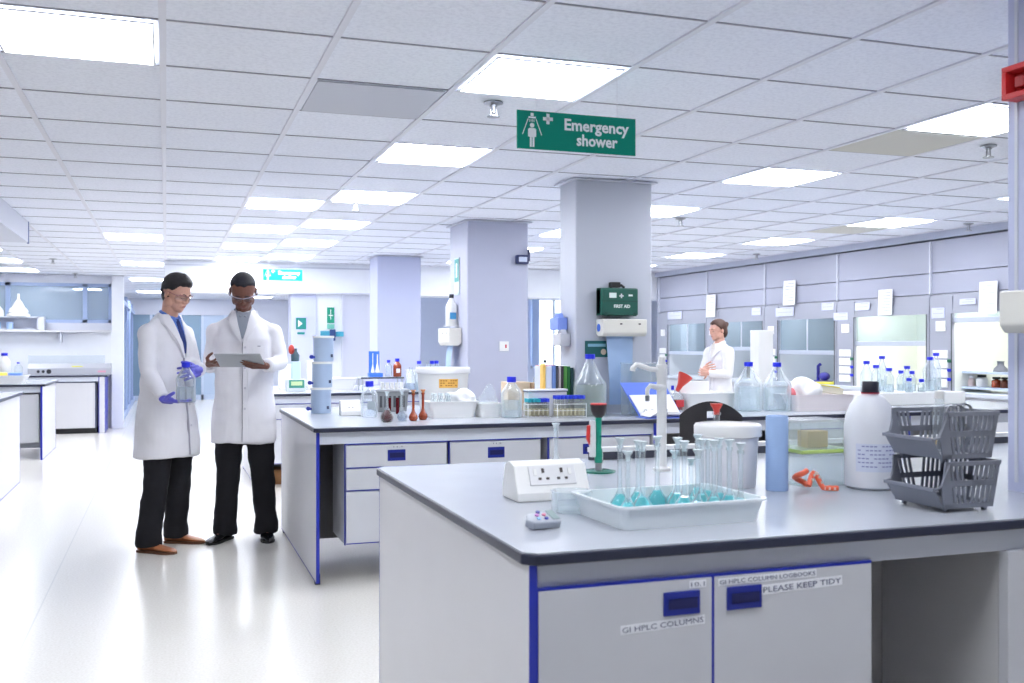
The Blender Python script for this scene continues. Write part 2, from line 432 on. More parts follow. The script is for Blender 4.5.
for (i, j, lab, mt) in ((1, 1, 'plain grey metal panel in the ceiling grid beside the tee bar', M('grey_metal_tile', (196, 198, 208), .5)),
                    (6, 1, 'cream blank ceiling tile beside the big light near the sounder', M('cream_tile', (206, 204, 196), .7)),
                    (10, 7, 'small cream blank tile beside the ceiling light near the hoods', M('cream_tile', (206, 204, 196), .7))):
    x, y = cell(i, j)
    tag(MB().box(.02, .58, .02, .58, -.004, .003).build('ceiling_access_panel', mt, loc=(x, y, CZ), bevel=.003), lab, 'ceiling panel')
def sprinkler():
    r = empty('sprinkler_head')
    MB().lathe([(.045, 0), (.045, -.006), (.018, -.014), (.018, -.02)], seg=20).build('escutcheon', STEEL, r, smooth=True)
    b = MB().cyl((0, 0, -.05), .012, .03).lathe([(.0, -.07), (.03, -.068), (.03, -.064), (0, -.062)], seg=16)
    b.box(-.016, -.011, -.003, .003, -.065, -.03).box(.011, .016, -.003, .003, -.065, -.03)
    b.build('deflector', STEEL, r)
    return r
sp = None
for x, y, lab in ((1.43, 4.4, 'steel sprinkler head on the ceiling nearest the hanging shower sign'), (1.41, 7.85, 'steel sprinkler head below the third light of the bench end row'),
               (1.39, 11.1, 'small sprinkler head near the last ceiling lights before the beam'), (4.38, 4.45, 'steel sprinkler head beside the cream tile and red sounder'),
               (4.32, 7.91, 'sprinkler head just past the first aid pillar on the hood side'), (7.02, 7.37, 'sprinkler head at the ceiling edge above the nearest hood fronts'),
               (6.9, 10.7, 'sprinkler head at the ceiling edge above the middle hoods'), (4.5, 11.02, 'sprinkler head between the two grey pillars'),
               (-1.4, 14.3, 'nearer sprinkler head over the shelf unit and side benches'), (-1.35, 17.1, 'further sprinkler head just before the clerestory')):
    if sp is None: sp = sprinkler(); sp.location = (x, y, CZ); tag(sp, lab, 'sprinkler', 'ceiling sprinkler heads')
    else: dup(sp, (x, y, CZ), label=lab)

# ------------------------------------------------------------------ hanging shower signs
def shower_sign(loc, label, k=1.):
    r = empty('shower_sign', loc, label=label, cat='sign'); r.scale = (k, k, k)
    W, H = .5, .147
    GREEN = M('sign_green', (10, 138, 116), .7, spec=.2); WT = M('sign_white', (238, 244, 244), .5)
    MB().box(0, W, 0, .006, 0, H).build('panel', GREEN, r, bevel=.001)
    text_part('lettering', 'Emergency', .062, WT, r, (.195, -.0005, .083), FRONT, width=.275, bold=.0016)
    text_part('lettering', 'shower', .062, WT, r, (.246, -.0005, .026), FRONT, width=.175, bold=.0016)
    p = MB(); F = Matrix.Rotation(PI/2, 4, 'X')
    def rc(x0, x1, z0, z1): p.box(x0, x1, -.0012, 0, z0, z1)
    rc(.106, .146, .113, .126); rc(.1195, .1325, .0995, .1395)       # cross
    p.lathe([(0, 0), (.009, 0), (.009, .001), (0, .001)], mat=Matrix.Translation((.061, 0, .091)) @ F, seg=16)   # head
    rc(.048, .074, .046, .080); rc(.0445, .0485, .048, .077); rc(.0735, .0775, .048, .077); rc(.052, .0595, .008, .048); rc(.0625, .070, .008, .048)
    rc(.055, .067, .126, .138); rc(.046, .076, .118, .124)           # shower rose
    for a, b in ((.045, .022), (.077, .1)):
        p.prism([(a-.0015, .116), (a+.0015, .116), (b+.0015, .055), (b-.0015, .055)], .001, Matrix.Translation((0, 0, 0)) @ F)
    for x in (.050, .056, .062, .068): rc(x, x+.002, .104, .114)
    p.build('pictogram', WT, r)
    for x in (.075, .42):
        c = MB().cyl((x, .003, H-.012), .0012/k, (CZ-loc[2])/k-H+.012-.002, seg=6); c.build('hanging_wire', M('wire_white', (225, 225, 235), .5), r)
    return r
shower_sign((1.265, 3.6, 2.12), 'near green hanging sign with white emergency shower lettering')
shower_sign((atY(263, 13.2), 13.2, 2.195), 'small distant green emergency shower sign before the white beam')

# ================================================================== LAB BENCHES
def worktop(name, x0, x1, y0, y1, z, label, th=.028, chamfer=.03):
    r = empty(name, (x0, y0, z-th), label=label, cat='worktop')
    W, D = x1-x0, y1-y0; c = chamfer
    poly = [(c, 0), (W, 0), (W, D), (c, D), (0, D-c), (0, c)]
    MB().prism(poly, th-.003, Matrix()).build('edge_band', EDGE, r, bevel=.004)
    MB().prism([(x+(.004 if x < W/2 else -.004), y+(.004 if y < D/2 else -.004)) for x, y in poly], .0034, Matrix.Translation((0, 0, th-.0032))).build('top_surface', TOPM, r)
    return r
def lab_bench(x0, x1, y0, y1, zt, label, panels, apron=.075, back_apron=True, knee=True):
    r = empty('lab_bench', (x0, y0, 0), label=label, cat='lab bench')
    D = y1-y0
    for px in panels:
        e = MB().box(px-x0, px-x0+.018, .0, D, .02, zt).build('end_panel', WHITE, r)
        MB().box(px-x0-.0006, px-x0+.0186, -.003, .0, .02, zt).box(px-x0-.0006, px-x0+.0186, D, D+.003, .02, zt).box(px-x0-.0012, px-x0-.0002, .0, D, .02, .026).build('edging', BLUE, e)
        for yy in (.05, D-.09): MB().box(px-x0+.002, px-x0+.03, yy, yy+.04, 0, .06).build('foot', BLACKP, r)
    MB().box(.02, x1-x0, .012, .03, zt-apron, zt).build('front_rail', GREYR, r)
    MB().box(.02, x1-x0, D-.03, D-.012, zt-apron, zt).build('back_rail', GREYR, r)
    MB().box(.02, x1-x0, D/2-.01, D/2+.01, .1, zt).build('centre_panel', M('grey_centre_panel', (128, 128, 130), .6), r)
    return r
def pull(parent, x, z, w=.097, h=.056):
    a = MB().box(x, x+w, -.006, 0, z, z+h).build('handle', BLUEH, parent, bevel=.002)
    MB().box(x+.012, x+w-.008, -.0075, -.004, z+h*.28, z+h*.72).build('grip_recess', BLUED, a)
    return a
def strip_label(parent, s, x, z, w, h, tilt=0.):
    o = MB().box(0, w, -.0012, 0, 0, h).build('label_strip', M('label_tape', (240, 242, 248), .5), parent)
    o.location = (x, -.0005, z); o.rotation_euler = (0, tilt, 0)
    text_part('lettering', s, h*.82, M('label_ink', (104, 110, 136), .6), o, (.004, -.0014, h*.2), FRONT, width=w-.008)
    return o

# --- near bench
BX0, BY0, BY1, BZ = .772, 2.115, 3.80, .9
worktop('worktop', .757, 3.9, 2.100, 3.80, BZ, 'pale grey worktop with charcoal edge on the nearest bench', chamfer=.028)
lab_bench(BX0, 3.9, BY0, 3.785, BZ-.028, 'nearest bench frame with white end panel and blue edging', (BX0,), apron=.06)
def two_door_cabinet():
    r = empty('base_cabinet', (BX0+.02, BY0, 0), label='two door grey cabinet under the nearest worktop with taped labels', cat='cabinet')
    W = 1.703-BX0-.02; m = 1.2425-BX0-.02
    MB().box(.0, W, .02, .78, .12, .81).build('body', GREYP, r)
    MB().box(0, W, .05, .7, .0, .12).build('plinth', BLACKP, r)
    MB().box(-.003, W, .0, .02, .812, .818).box(-.003, .002, .0, .02, .12, .812).box(m-.0035, m+.0035, 0, .02, .12, .812).build('edging', BLUE, r)
    d1 = MB().box(.002, m-.0035, -.001, .018, .125, .811).build('door', GREYP, r, bevel=.0015)
    pull(d1, 1.108-BX0-.02, .728)
    d2 = MB().box(m+.0035, W, -.001, .018, .125, .811).build('door', GREYP, r, bevel=.0015)
    pull(d2, 1.279-BX0-.02, .728)
    strip_label(d1, '10.1', 1.178-BX0-.02, .789, .045, .018, -.0)
    strip_label(d1, 'GI HPLC COLUMNS', .998-BX0-.02, .694, .222, .022, -.035)
    strip_label(d2, 'GI HPLC COLUMN LOGBOOKS', 1.256-BX0-.02, .788, .28, .018, -.01)
    strip_label(d2, 'PLEASE KEEP TIDY', 1.378-BX0-.02, .757, .235, .024, -.03)
    return r
two_door_cabinet()
r = empty('base_cabinet', (2.147, BY0, 0), label='plain pale end unit beside the open knee space under the nearest worktop', cat='cabinet')
MB().box(0, .38, .032, .5, .1, .811).build('body', M('end_unit_grey', (196, 196, 199), .6), r); MB().box(0, .38, .04, .48, 0, .1).build('plinth', BLACKP, r); MB().box(0, .38, -.003, .031, .105, .811).build('door', GREYP, r, bevel=.002)
tag(MB().box(0, .44, .0, .012, 0, .78).build('modesty_panel', DGREY, loc=(1.71, 2.62, .09)), 'dark grey panel at the back of the open knee space', 'panel')
# spill rail along the far edge
r = empty('spill_rail', (.9, 3.72, BZ), label='white rail standing on posts along the far edge of the nearest worktop', cat='rail')
MB().box(.72, 2.9, 0, .03, .032, .052).build('rail', WPL, r, bevel=.003)
for x in (.76, 1.4, 2.0, 2.6): MB().box(x, x+.02, .005, .025, 0, .033).build('post', WPL, r)
MB().box(.72, 2.9, .01, .02, .001, .032).build('shade_strip', M('painted_gap_shade', (70, 72, 84), .6), r)  # dark strip paints the shade in the gap under the rail

# --- second bench
C0, C1, CY0, CY1 = .80, 6.4, 5.70, 7.50
worktop('worktop', .785, 6.4, 5.675, 7.52, BZ, 'pale worktop with dark edge on the second bench beneath the first aid pillar', chamfer=.02)
lab_bench(.80, 6.4, 5.70, 7.50, BZ-.028, 'second bench frame with tall white end panel beside the dark shirted man', (.80, 2.92, 4.9), apron=.07)
def drawer_cabinet(x0, x1, y0, label, fronts, handle_x, z0=.22, num=None):
    r = empty('base_cabinet', (x0, y0, 0), label=label, cat='cabinet')
    W = x1-x0
    MB().box(0, W, .02, .46, z0, .80).build('body', GREYP, r)
    MB().box(-.003, W+.003, .0, .02, .795, .805).box(-.004, .0, .0, .02, z0, .8).build('edging', BLUE, r)
    for n, (a, b) in enumerate(fronts):
        nm = 'drawer'
        d = MB().box(.004, W-.006, -.002, .018, a, b).build(nm, GREYP, r, bevel=.0015)
        MB().box(.004, W-.006, -.003, .0, a-.006, a-.001).build('lower_edging', BLUE, d)
        pull(d, handle_x-x0, (a+b)/2-.04 if b-a > .2 else (a+b)/2-.032, .105, .064)
        if n == 0 and num: strip_label(d, num, handle_x-x0+.03, b-.022, .06, .016)
    return r
drawer_cabinet(.968, 1.572, 5.715, 'three drawer grey unit hung nearest the second bench end', ((.665, .79), (.535, .655), (.232, .525)), 1.213, num='11.1')
drawer_cabinet(1.585, 2.165, 5.715, 'middle drawer unit of the second bench, partly hidden by the near worktop', ((.655, .79), (.232, .645)), 1.822, num='11.2')
drawer_cabinet(2.215, 2.905, 5.715, 'drawer unit under the second worktop below the clear carboy', ((.655, .79), (.232, .645)), 2.44)
# --- third bench
worktop('worktop', .79, 5.0, 9.75, 11.5, BZ, 'worktop of the third bench beyond the dark shirted man', chamfer=.02)
lab_bench(.80, 5.0, 9.77, 11.48, BZ-.028, 'third bench frame standing behind the second bench', (.80, 3.2), apron=.07)
drawer_cabinet(.9, 1.9, 9.785, 'grey unit of the third bench beside the dark shirted man', ((.655, .79), (.232, .645)), 1.5)
drawer_cabinet(1.92, 3.0, 9.785, 'grey unit of the third bench further from the aisle', ((.655, .79), (.232, .645)), 2.5)
tag(MB().box(0, .9, 0, .3, 0, .14).build('wooden_crate', M('brown_wood', (150, 104, 62), .6, var=.1, scale=12), loc=(.86, 10.0, 0), bevel=.006), 'low brown wooden crate under the third bench beside the man', 'crate')

# --- benches on the other side of the aisle
def side_bench(x0, x1, y0, y1, lw, lf, cab=None, z0=.2):
    r = worktop('worktop', x0, x1, y0, y1, BZ, lw, chamfer=.002)
    f = empty('lab_bench', (x0, y0, 0), label=lf, cat='lab bench'); W = x1-x0; D = y1-y0
    e = MB().box(W-.05, W-.03, .02, D-.02, .0, BZ-.028).build('end_panel', WHITE, f)
    MB().box(W-.051, W-.029, .017, .02, 0, BZ-.028).box(W-.03, W-.029, .02, D-.02, 0, .006).box(W-.051, W-.029, D-.02, D-.017, 0, BZ-.028).build('edging', BLUE, e)
    MB().box(0, W-.05, .04, .06, BZ-.10, BZ-.028).build('front_rail', GREYR, f)
    MB().box(0, W-.05, .5, .52, .1, BZ-.1).build('back_panel', GREYR, f)
    return f
side_bench(-3.4, -1.345, 8.0, 11.0, 'worktop of the near side bench across the aisle, cut by the picture edge', 'near side bench across the aisle showing its long white end panel')
side_bench(-3.6, -1.36, 13.02, 14.55, 'worktop of the middle side bench across the aisle', 'middle side bench with a blue edged end and open knee space')
tag(MB().box(0, .62, 0, .48, 0, .58).build('base_cabinet', GREYP, loc=(-2.05, 13.1, .2), bevel=.003), 'plain grey unit hung under the middle side bench', 'cabinet')
worktop('worktop', -4.2, -.86, 16.66, 17.5, BZ, 'far worktop along the shelf unit by the corridor', chamfer=.002)
f = empty('lab_bench', (-4.2, 16.68, 0), label='far side bench with white leg and blue edging by the corridor', cat='lab bench')
e = MB().box(3.22, 3.30, 0, .8, 0, .872).build('end_panel', WHITE, f); MB().box(3.3, 3.305, 0, .8, 0, .872).box(3.21, 3.222, -.004, 0, 0, .872).build('edging', BLUE, e)
MB().box(0, 3.22, .0, .02, .80, .872).build('front_rail', GREYR, f)
def far_cab(x0, x1, label, hx):
    r = empty('base_cabinet', (x0, 16.7, 0), label=label, cat='cabinet'); W = x1-x0
    MB().box(0, W, .02, .7, .08, .78).build('body', GREYP, r); MB().box(0, W, .03, .65, 0, .08).build('plinth', BLACKP, r)
    MB().box(0, W, .0, .02, .782, .80).box(W-.018, W, 0, .02, .08, .78).build('edging', M('slate_edging', (70, 78, 110), .5), r)
    d = MB().box(.004, W-.022, -.002, .018, .085, .778).build('door', WHITE, r)
    pull(d, hx, .66, .13, .075); return r
far_cab(-1.86, -1.02, 'white cupboard under the far worktop beside the corridor', .07)
far_cab(-2.75, -1.88, 'white cupboard under the far worktop, mostly hidden by the middle side bench', .70)
# reagent wall behind the far worktop
r = empty('reagent_shelf', (-4.2, 17.29, .9), label='tall white splashback with a shelf ledge behind the far worktop', cat='shelf')
MB().box(0, 3.36, .18, .22, 0, .67).build('splashback', WALLW, r)
MB().box(0, 3.36, .0, .26, .67, .70).build('ledge', WHITE, r)
for x in (.6, 1.6, 2.6): MB().box(x, x+.03, .03, .18, .5, .67).build('bracket', TRIMM, r)

# ================================================================== FUME HOODS
HX = 7.2; HJ = [6.62, 8.08, 9.54, 11.0, 12.44, 13.9]
HOODW = M('hood_panel', (162, 165, 182), .45, var=.01, scale=2)
HOODF = M('hood_frame', (158, 161, 174), .45)
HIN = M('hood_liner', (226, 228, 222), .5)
HIN2 = M('hood_liner_shaded', (204, 208, 212), .5)  # greyer copy of the liner, painting the shade of the unlit chambers
def hood(y0, y1, label, bar_z, lit, col=.3):
    """front plane x = 0 looking along +X; local y runs along the wall"""
    r = empty('fume_hood', (HX, y0, 0), label=label, cat='fume hood', group='fume hoods along the wall')
    W = y1-y0-.012; o0, o1 = .04, W-col
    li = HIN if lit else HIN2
    MB().box(0, .9, 0, W, .0, .87).build('base_unit', WHITE, r)
    for k, (a, b) in enumerate(((.02, W/2-.005), (W/2+.005, W-.02))):
        d = MB().box(-.018, 0, a, b, .1, .84).build('door', GREYP, r, bevel=.002)
    MB().box(-.05, .85, 0, W, .87, .91).build('work_surface', M('hood_surface', (206, 212, 222), .3), r, bevel=.005)
    b = MB().box(.85, .9, 0, W, .91, 1.8).box(0.03, .85, 0, o0, .91, 1.8).box(0.03, .85, o1, W, .91, 1.8).box(.03, .9, o0, o1, 1.8, 1.84)
    b.build('liner', li, r)
    MB().box(0, .03, W-col, W, .91, 1.84).build('service_column', HOODF, r)
    MB().box(0, .03, 0, o0, .91, 1.84).build('side_post', HOODF, r)
    h = MB(); h.prism([(0, 1.672), (0.03, 1.672), (.03, 1.865), (.02, 1.865)], W, Matrix(((1, 0, 0, 0), (0, 0, 1, 0), (0, 1, 0, 0), (0, 0, 0, 1))))
    h.build('header', HOODF, r)
    MB().box(-.004, .0, o0-.012, o0, .91, 1.672).build('seal', M('seal_dark', (84, 88, 92), .5), r); MB().box(-.004, 0, o1, o1+.014, .91, 1.672).build('seal', M('seal_dark', (84, 88, 92), .5), r)
    MB().box(.02, .06, .004, W-.004, 1.872, 2.076).build('upper_panel', HOODW, r, bevel=.003)
    MB().box(.02, .06, .004, W-.004, 2.084, 2.40).build('upper_panel', HOODW, r, bevel=.003)
    MB().box(.0, .03, W-.006, W+.012, 1.865, 2.40).build('joint_strip', TRIMM, r)
    s = MB().box(.035, .042, o0, o1, bar_z, 1.70).build('sash', GLASST, r)
    MB().box(.015, .05, o0, o1, bar_z-.02, bar_z+.03).build('sash_handle', M('sash_bar', (196, 202, 214), .3, metal=.3), s, bevel=.004)
    if not lit: MB().box(.03, .04, (o0+o1)/2-.01, (o0+o1)/2+.01, bar_z, 1.67).build('mullion', TRIMM, s)
    # sockets and controls on the service column
    for k in range(4):
        MB().box(-.012, 0, W-col+.05, W-.05, .95+k*.095, 1.03+k*.095).build('socket_plate', WPL, r, bevel=.003)
    MB().box(-.012, 0, W-col+.08, W-.09, 1.5, 1.6).build('control_panel', WPL, r, bevel=.003)
    for k, m_ in enumerate((CAPB, CAPB, M('green_knob', (30, 110, 80), .4))):
        MB().cyl((0, 0, 0), .016, .025, mat=Matrix.Translation((-.0, W-col+.025, 1.03+k*.09)) @ Matrix.Rotation(-PI/2, 4, 'Y')).build('valve_knob', m_, r)
    # tube lamp atop the lit chambers; dim ones get an added weak fill
    l = MB().box(.15, .3, o0+.1, o1-.1, 1.74, 1.78).build('chamber_lamp_or_fill', M('hood_lamp', (255, 252, 242), .5, emit=5) if lit else M('hood_fill_dim', (240, 243, 250), .5, emit=2.6), r)
    # service pipes and outlet fittings on the back liner
    p = MB()
    for yy in (.35, .7): p.tube([(.84, yy, 1.72), (.8, yy, 1.72), (.8, yy, 1.35), (.78, yy, 1.3)], .012, 8)
    p.build('service_pipe', STEEL if lit else M('blue_pipe', (120, 150, 176), .4), r)
    return r
hood(HJ[0], HJ[1], 'nearest fume hood, brightly lit and fitted with a two tier shelf', 1.60, True)
hood(HJ[1], HJ[2], 'second fume hood, brightly lit with its sash half raised', 1.375, True)
hood(HJ[2], HJ[3], 'third fume hood, dim inside with purple and blue clamps', 1.27, False)
hood(HJ[3], HJ[4], 'fourth fume hood standing right behind the blurred woman', 1.31, False)
hood(HJ[4], HJ[5], 'fifth and furthest fume hood with a black box inside', 1.24, False)
hood(5.16, HJ[0], 'fume hood mostly hidden behind the nearest pillar', 1.375, True)
struct('beam.002', MB().box(HX, 8.3, -4, 14, 2.415, CZ), M('beam_grey', (176, 182, 200), .5))
struct('wall_side', MB().box(HX+.02, 8.3, HJ[5]+.01, HJ[5]+.08, 0, 2.41), HOODW)
struct('door_3', MB().box(7.0, 7.06, 14.55, 15.4, 0, 2.05), M('white_door', (232, 234, 228), .5))

def notice(name, y, z, w, h, label, tilt=0., mt=None, lines=7):
    """sheet taped on the hood fronts, hanging from its top edge"""
    r = empty(name, (HX-.004, y, z), label=label, cat='paper notice')
    r.rotation_euler = (0, tilt, 0)
    MB().box(-.002, 0, 0, w, -h, 0).build('sheet', mt or PAPER, r)
    m = MB()
    for k in range(lines):
        zz = -h*.12-k*h*.8/lines; m.box(-.0032, -.0022, w*.12, w*(.86 if k % 3 else .6), zz-.006, zz)
    m.build('printed_lines', M('print_grey', (176, 180, 204), .7), r)
    return r
def nz(u, v):   # y and z on the hood plane
    k = (u-512)/FPX; d = HX/(S_+k*C_); return d*(C_-k*S_), CAM_H-(v-VH)/FPX*d
for u0, u1, v0, v1, lab in ((707, 716, 295, 317, 'white sheet hanging on the hood front above the blurred woman'),
                       (784, 796, 281, 305, 'long white sheet hanging above the dim third hood'),
                       (879, 893, 290, 315, 'white sheet hanging above the second bright hood'),
                       (980, 998, 282, 313, 'large white sheet hanging over the nearest bright hood'),):
    ya, za = nz(u0, v0); yb, zb2 = nz(u1, v1)
    notice('paper_notice', yb, za, ya-yb, za-zb2, lab, tilt=.04)
for u0, u1, v0, v1, lab in ((960, 976, 299, 304, 'small bluish label strip on the header of the nearest bright hood'),
                       (932, 945, 308, 318, 'tilted blue and white label on the column between the two bright hoods'),
                       (855, 870, 303, 310, 'pale label strip at the far end of the second hood header'),
                       (834, 848, 313, 320, 'white card on top of the column beside the third hood'),
                       (776, 794, 308, 316, 'pale blue label group on the third hood header'),
                       (822, 834, 303, 310, 'small pink edged label at the near end of the third hood header'),
                       (752, 761, 308, 315, 'small label on the fourth hood header beside its joint'),
                       (668, 682, 312, 319, 'pale label strip on the furthest hood header')):
    ya, za = nz(u0, v0); yb, zb2 = nz(u1, v1)
    notice('taped_label', yb, za, ya-yb, za-zb2, lab, mt=M('label_blueish', (206, 210, 236), .6), lines=2)

# ================================================================== LAB WARE
def glue(r, *a): return r
def reagent_bottle(name, loc, R, H, label, fill=.5, glass=GLASS, liquid=WATER, cap=CAPB, neck=.36, shoulder=.72, cat='bottle', square=False, capr=None, capz=.12, group=None, etch=None, rz=0):
    r = empty(name, loc, rz, label, cat, group)
    nr = R*neck; ch = H*capz
    prof = [(R*.9, 0), (R, R*.1), (R, H*shoulder*.82), (R*.93, H*shoulder*.9), (R*.7, H*shoulder*1.02), (nr*1.15, H*(1-capz)-R*.12), (nr, H*(1-capz)), (nr, H*.985)]
    MB().lathe(prof, seg=28).build('glass_body', glass, r, smooth=True)
    if fill:
        f = H*shoulder*fill
        MB().lathe([(0, .003), (R*.86, .003), (R*.95, R*.1), (R*.95, f), (0, f)], seg=24).build('liquid', liquid, r, smooth=True)
    cr = capr or nr*1.25
    MB().lathe([(0, H-ch), (cr, H-ch), (cr*1.02, H-ch*.5), (cr, H), (cr*.9, H*1.003), (0, H*1.003)], seg=24).build('screw_cap', cap, r, smooth=True)
    if etch:
        MB().box(-R*.45, R*.45, -R-.0012, -R-.0002, H*.22, H*.45).build('label', etch, r)
    return r
def vol_flask(name, loc, R, H, label, liquid=None, glass=GLASS, stopper=None, group=None, st_h=.02, fill=.8, cat='flask', neck_r=None, rz=0):
    r = empty(name, loc, rz, label, cat, group)
    n = neck_r or R*.26
    prof = [(0, .0), (R*.55, 0), (R*.78, R*.12), (R, R*.65), (R*.9, R*1.15), (R*.55, R*1.65), (n*1.2, R*2.2), (n, R*2.6), (n, H-.012), (n*1.35, H-.008), (n*1.35, H)]
    MB().lathe(prof, seg=20).build('glass_body', glass, r, smooth=True)
    if liquid:
        q = [(0, .002), (R*.5, .002), (R*.73, R*.14), (R*.94, R*.65), (R*.85, R*1.12), (R*.52, R*1.6), (R*.4, R*1.8), (0, R*1.8)]
        MB().lathe(q, seg=18).build('liquid', liquid, r, smooth=True)
    if stopper:
        MB().lathe([(0, H-.008), (n*.85, H-.008), (n*1.0, H+st_h*.3), (n*1.9, H+st_h*.85), (n*2.0, H+st_h), (0, H+st_h)], seg=16).build('stopper', stopper, r, smooth=True)
    return r
def basin(name, loc, W, D, H, label, mat=WPL, taper=.88, t=.004, rz=0, cat='tray', rim=.008):
    r = empty(name, loc, rz, label, cat)
    def ring(w, d, z, rr=.025):
        out = []
        for (sx, sy, a0) in ((1, 1, 0), (-1, 1, PI/2), (-1, -1, PI), (1, -1, 3*PI/2)):
            for k in range(5):
                a = a0+k*PI/8; out.append((sx*(w/2-rr)+rr*math.cos(a), sy*(d/2-rr)+rr*math.sin(a), z))
        return out
    R = [ring(W*taper, D*taper, 0), ring(W, D, H-.006), ring(W+rim*2, D+rim*2, H-.006), ring(W+rim*2, D+rim*2, H), ring(W-t, D-t, H), ring(W*taper-t, D*taper-t, t)]
    MB().loft(R).build('shell', mat, r, smooth=True)
    return r
def put(o, parent): o.parent = parent; return o

# ------------------------------------------------------------------ nearest bench
Z9 = BZ+.0005
# angled desktop socket box
r = empty('socket_box', (.985, 2.80, Z9), -.0, 'white sloping bench socket box with a double outlet on the nearest worktop', 'socket box')
poly = [(0, 0), (.145, 0), (.145, .03), (.115, .105), (.085, .115), (.04, .105), (.0, .025)]
MB().prism(poly, .235, Matrix(((0, 0, 1, 0), (1, 0, 0, 0), (0, 1, 0, 0), (0, 0, 0, 1)))).build('housing', WPL, r, bevel=.004)
sl = math.atan2(.08, .04); T = Matrix.Translation((0.045, .012, .045)) @ Matrix.Rotation(-(PI/2-sl)+0, 4, 'X')
pl = MB().box(0, .15, -.006, .0, .0, .062, mat=T).build('face_plate', M('socket_plate_white', (226, 226, 228), .3), r, bevel=.002)
m = MB()
for cx in (.045, .105):
    m.box(cx-.004, cx+.004, -.0085, -.0055, .038, .052, mat=T).box(cx-.017, cx-.008, -.0085, -.0055, .016, .023, mat=T).box(cx+.008, cx+.017, -.0085, -.0055, .016, .023, mat=T)
m.build('socket_holes', M('socket_hole', (70, 60, 60), .6), pl)
m = MB().box(.014, .024, -.009, -.005, .03, .05, mat=T).box(.126, .136, -.009, -.005, .03, .05, mat=T); m.build('rocker_switch', WPL, pl)
# small timer
r = empty('lab_timer', (.905, 2.40, Z9), .12, 'small silver lab timer with coloured buttons lying near the bench corner', 'timer')
MB().prism([(-.05, -.012), (-.035, -.03), (.04, -.033), (.048, -.02), (.048, .03), (.03, .036), (-.035, .018)], .02, Matrix.Rotation(math.radians(18), 4, 'X') @ Matrix.Translation((0, 0, .012))).build('case', M('timer_silver', (168, 174, 186), .35), r, bevel=.004)
RT = Matrix.Rotation(math.radians(18), 4, 'X') @ Matrix.Translation((0, 0, .033))
MB().box(.022, .043, -.022, .026, 0, .001, mat=RT).build('display', M('lcd_grey', (116, 138, 138), .3), r)
for (bx, by, c) in ((-.012, .004, (200, 120, 200)), (.008, .004, (226, 120, 150)), (-.002, .019, (28, 38, 150)), (.006, -.016, (28, 38, 150)), (-.015, -.014, (140, 190, 226))):
    MB().cyl((bx, by, 0), .0055, .003, seg=14, mat=RT).build('button', M('button_%d_%d' % (c[0], c[2]), c, .4), r)
MB().box(-.02, .03, .01, .03, 0, .016).build('prop_foot', M('timer_silver', (168, 174, 186), .35), r)
# glass dish beside the flask tray
r = empty('crystallising_dish', (1.075, 2.60, Z9), 0, 'clear glass dish standing beside the tray of cyan flasks', 'dish')
MB().lathe([(0, 0), (.05, 0), (.055, .006), (.056, .055), (.059, .06), (.0555, .06), (.0525, .055), (.051, .008), (0, .005)], seg=32).build('bowl', GLASS, r, smooth=True)
# tray with volumetric flasks
TRAYM = M('translucent_tray', (240, 246, 249), .35)
pa = TRAYM.node_tree.nodes['Principled BSDF']; pa.inputs['Alpha'].default_value = .86
tx, ty = 1.285, 2.43
basin('instrument_tray', (tx, ty, Z9), .43, .30, .062, 'shallow white translucent tray holding the cyan volumetric flasks', TRAYM, taper=.93, rz=.035)
FG = 'cyan volumetric flasks in the translucent tray'
random.seed(3)
spots = [(620, 437, 2.74, 'leftmost flask of cyan liquid in the tray, standing a little apart'), (634, 440, 2.84, 'cyan flask half hidden behind its neighbour near the tray end'),
         (642.5, 442, 2.70, 'cyan flask third from the tray end nearest the timer'), (667, 435, 2.88, 'cyan flask standing just after the gap, beside the white tap post'),
         (678, 438.5, 2.76, 'cyan flask in front of the black chair, first of four close necks'), (685.6, 442, 2.70, 'lower cyan flask in front of the black chair'),
         (691, 434.5, 2.90, 'tallest looking cyan flask in front of the black chair'), (701, 437, 2.83, 'cyan flask against the edge of the white bucket'),
         (708, 434, 2.92, 'rear cyan flask directly before the white bucket'), (714, 440, 2.72, 'front cyan flask before the middle of the white bucket'), (724.5, 438, 2.80, 'cyan flask before the white bucket, second from the tray end'),
         (738, 441, 2.76, 'cyan flask at the tray end nearest the blue cylinder'), (655, 447, 2.96, 'short necked cyan flask in the tray gap beside the tap post'),
         (672, 452, 2.98, 'low cyan flask at the rear wall of the tray below the tap post'), (731, 436, 2.95, 'rear cyan flask near the tray end, before the bucket edge'), (696, 450, 2.66, 'low cyan flask at the front wall in the middle of the tray'), (628, 452, 2.64, 'low cyan flask at the front wall near the timer end of the tray')]
F0 = None
PF = []
for u, v, d, lab in spots:
    k = (u-512)/FPX; x, y = d*(S_+k*C_), d*(C_-k*S_)
    c, s = math.cos(-.035), math.sin(-.035); PF.append([(x-tx)*c-(y-ty)*s, (x-tx)*s+(y-ty)*c])
for it in range(300):
    for i in range(len(PF)):
        for j in range(i):
            dx, dy = PF[i][0]-PF[j][0], PF[i][1]-PF[j][1]; dd = math.hypot(dx, dy)
            if dd < .0585:
                k = (.059-dd)/2/max(dd, 1e-4); PF[i][0] += dx*k*.5; PF[i][1] += dy*k; PF[j][0] -= dx*k*.5; PF[j][1] -= dy*k
        PF[i][0] = max(-.165, min(.165, PF[i][0])); PF[i][1] = max(-.105, min(.105, PF[i][1]))
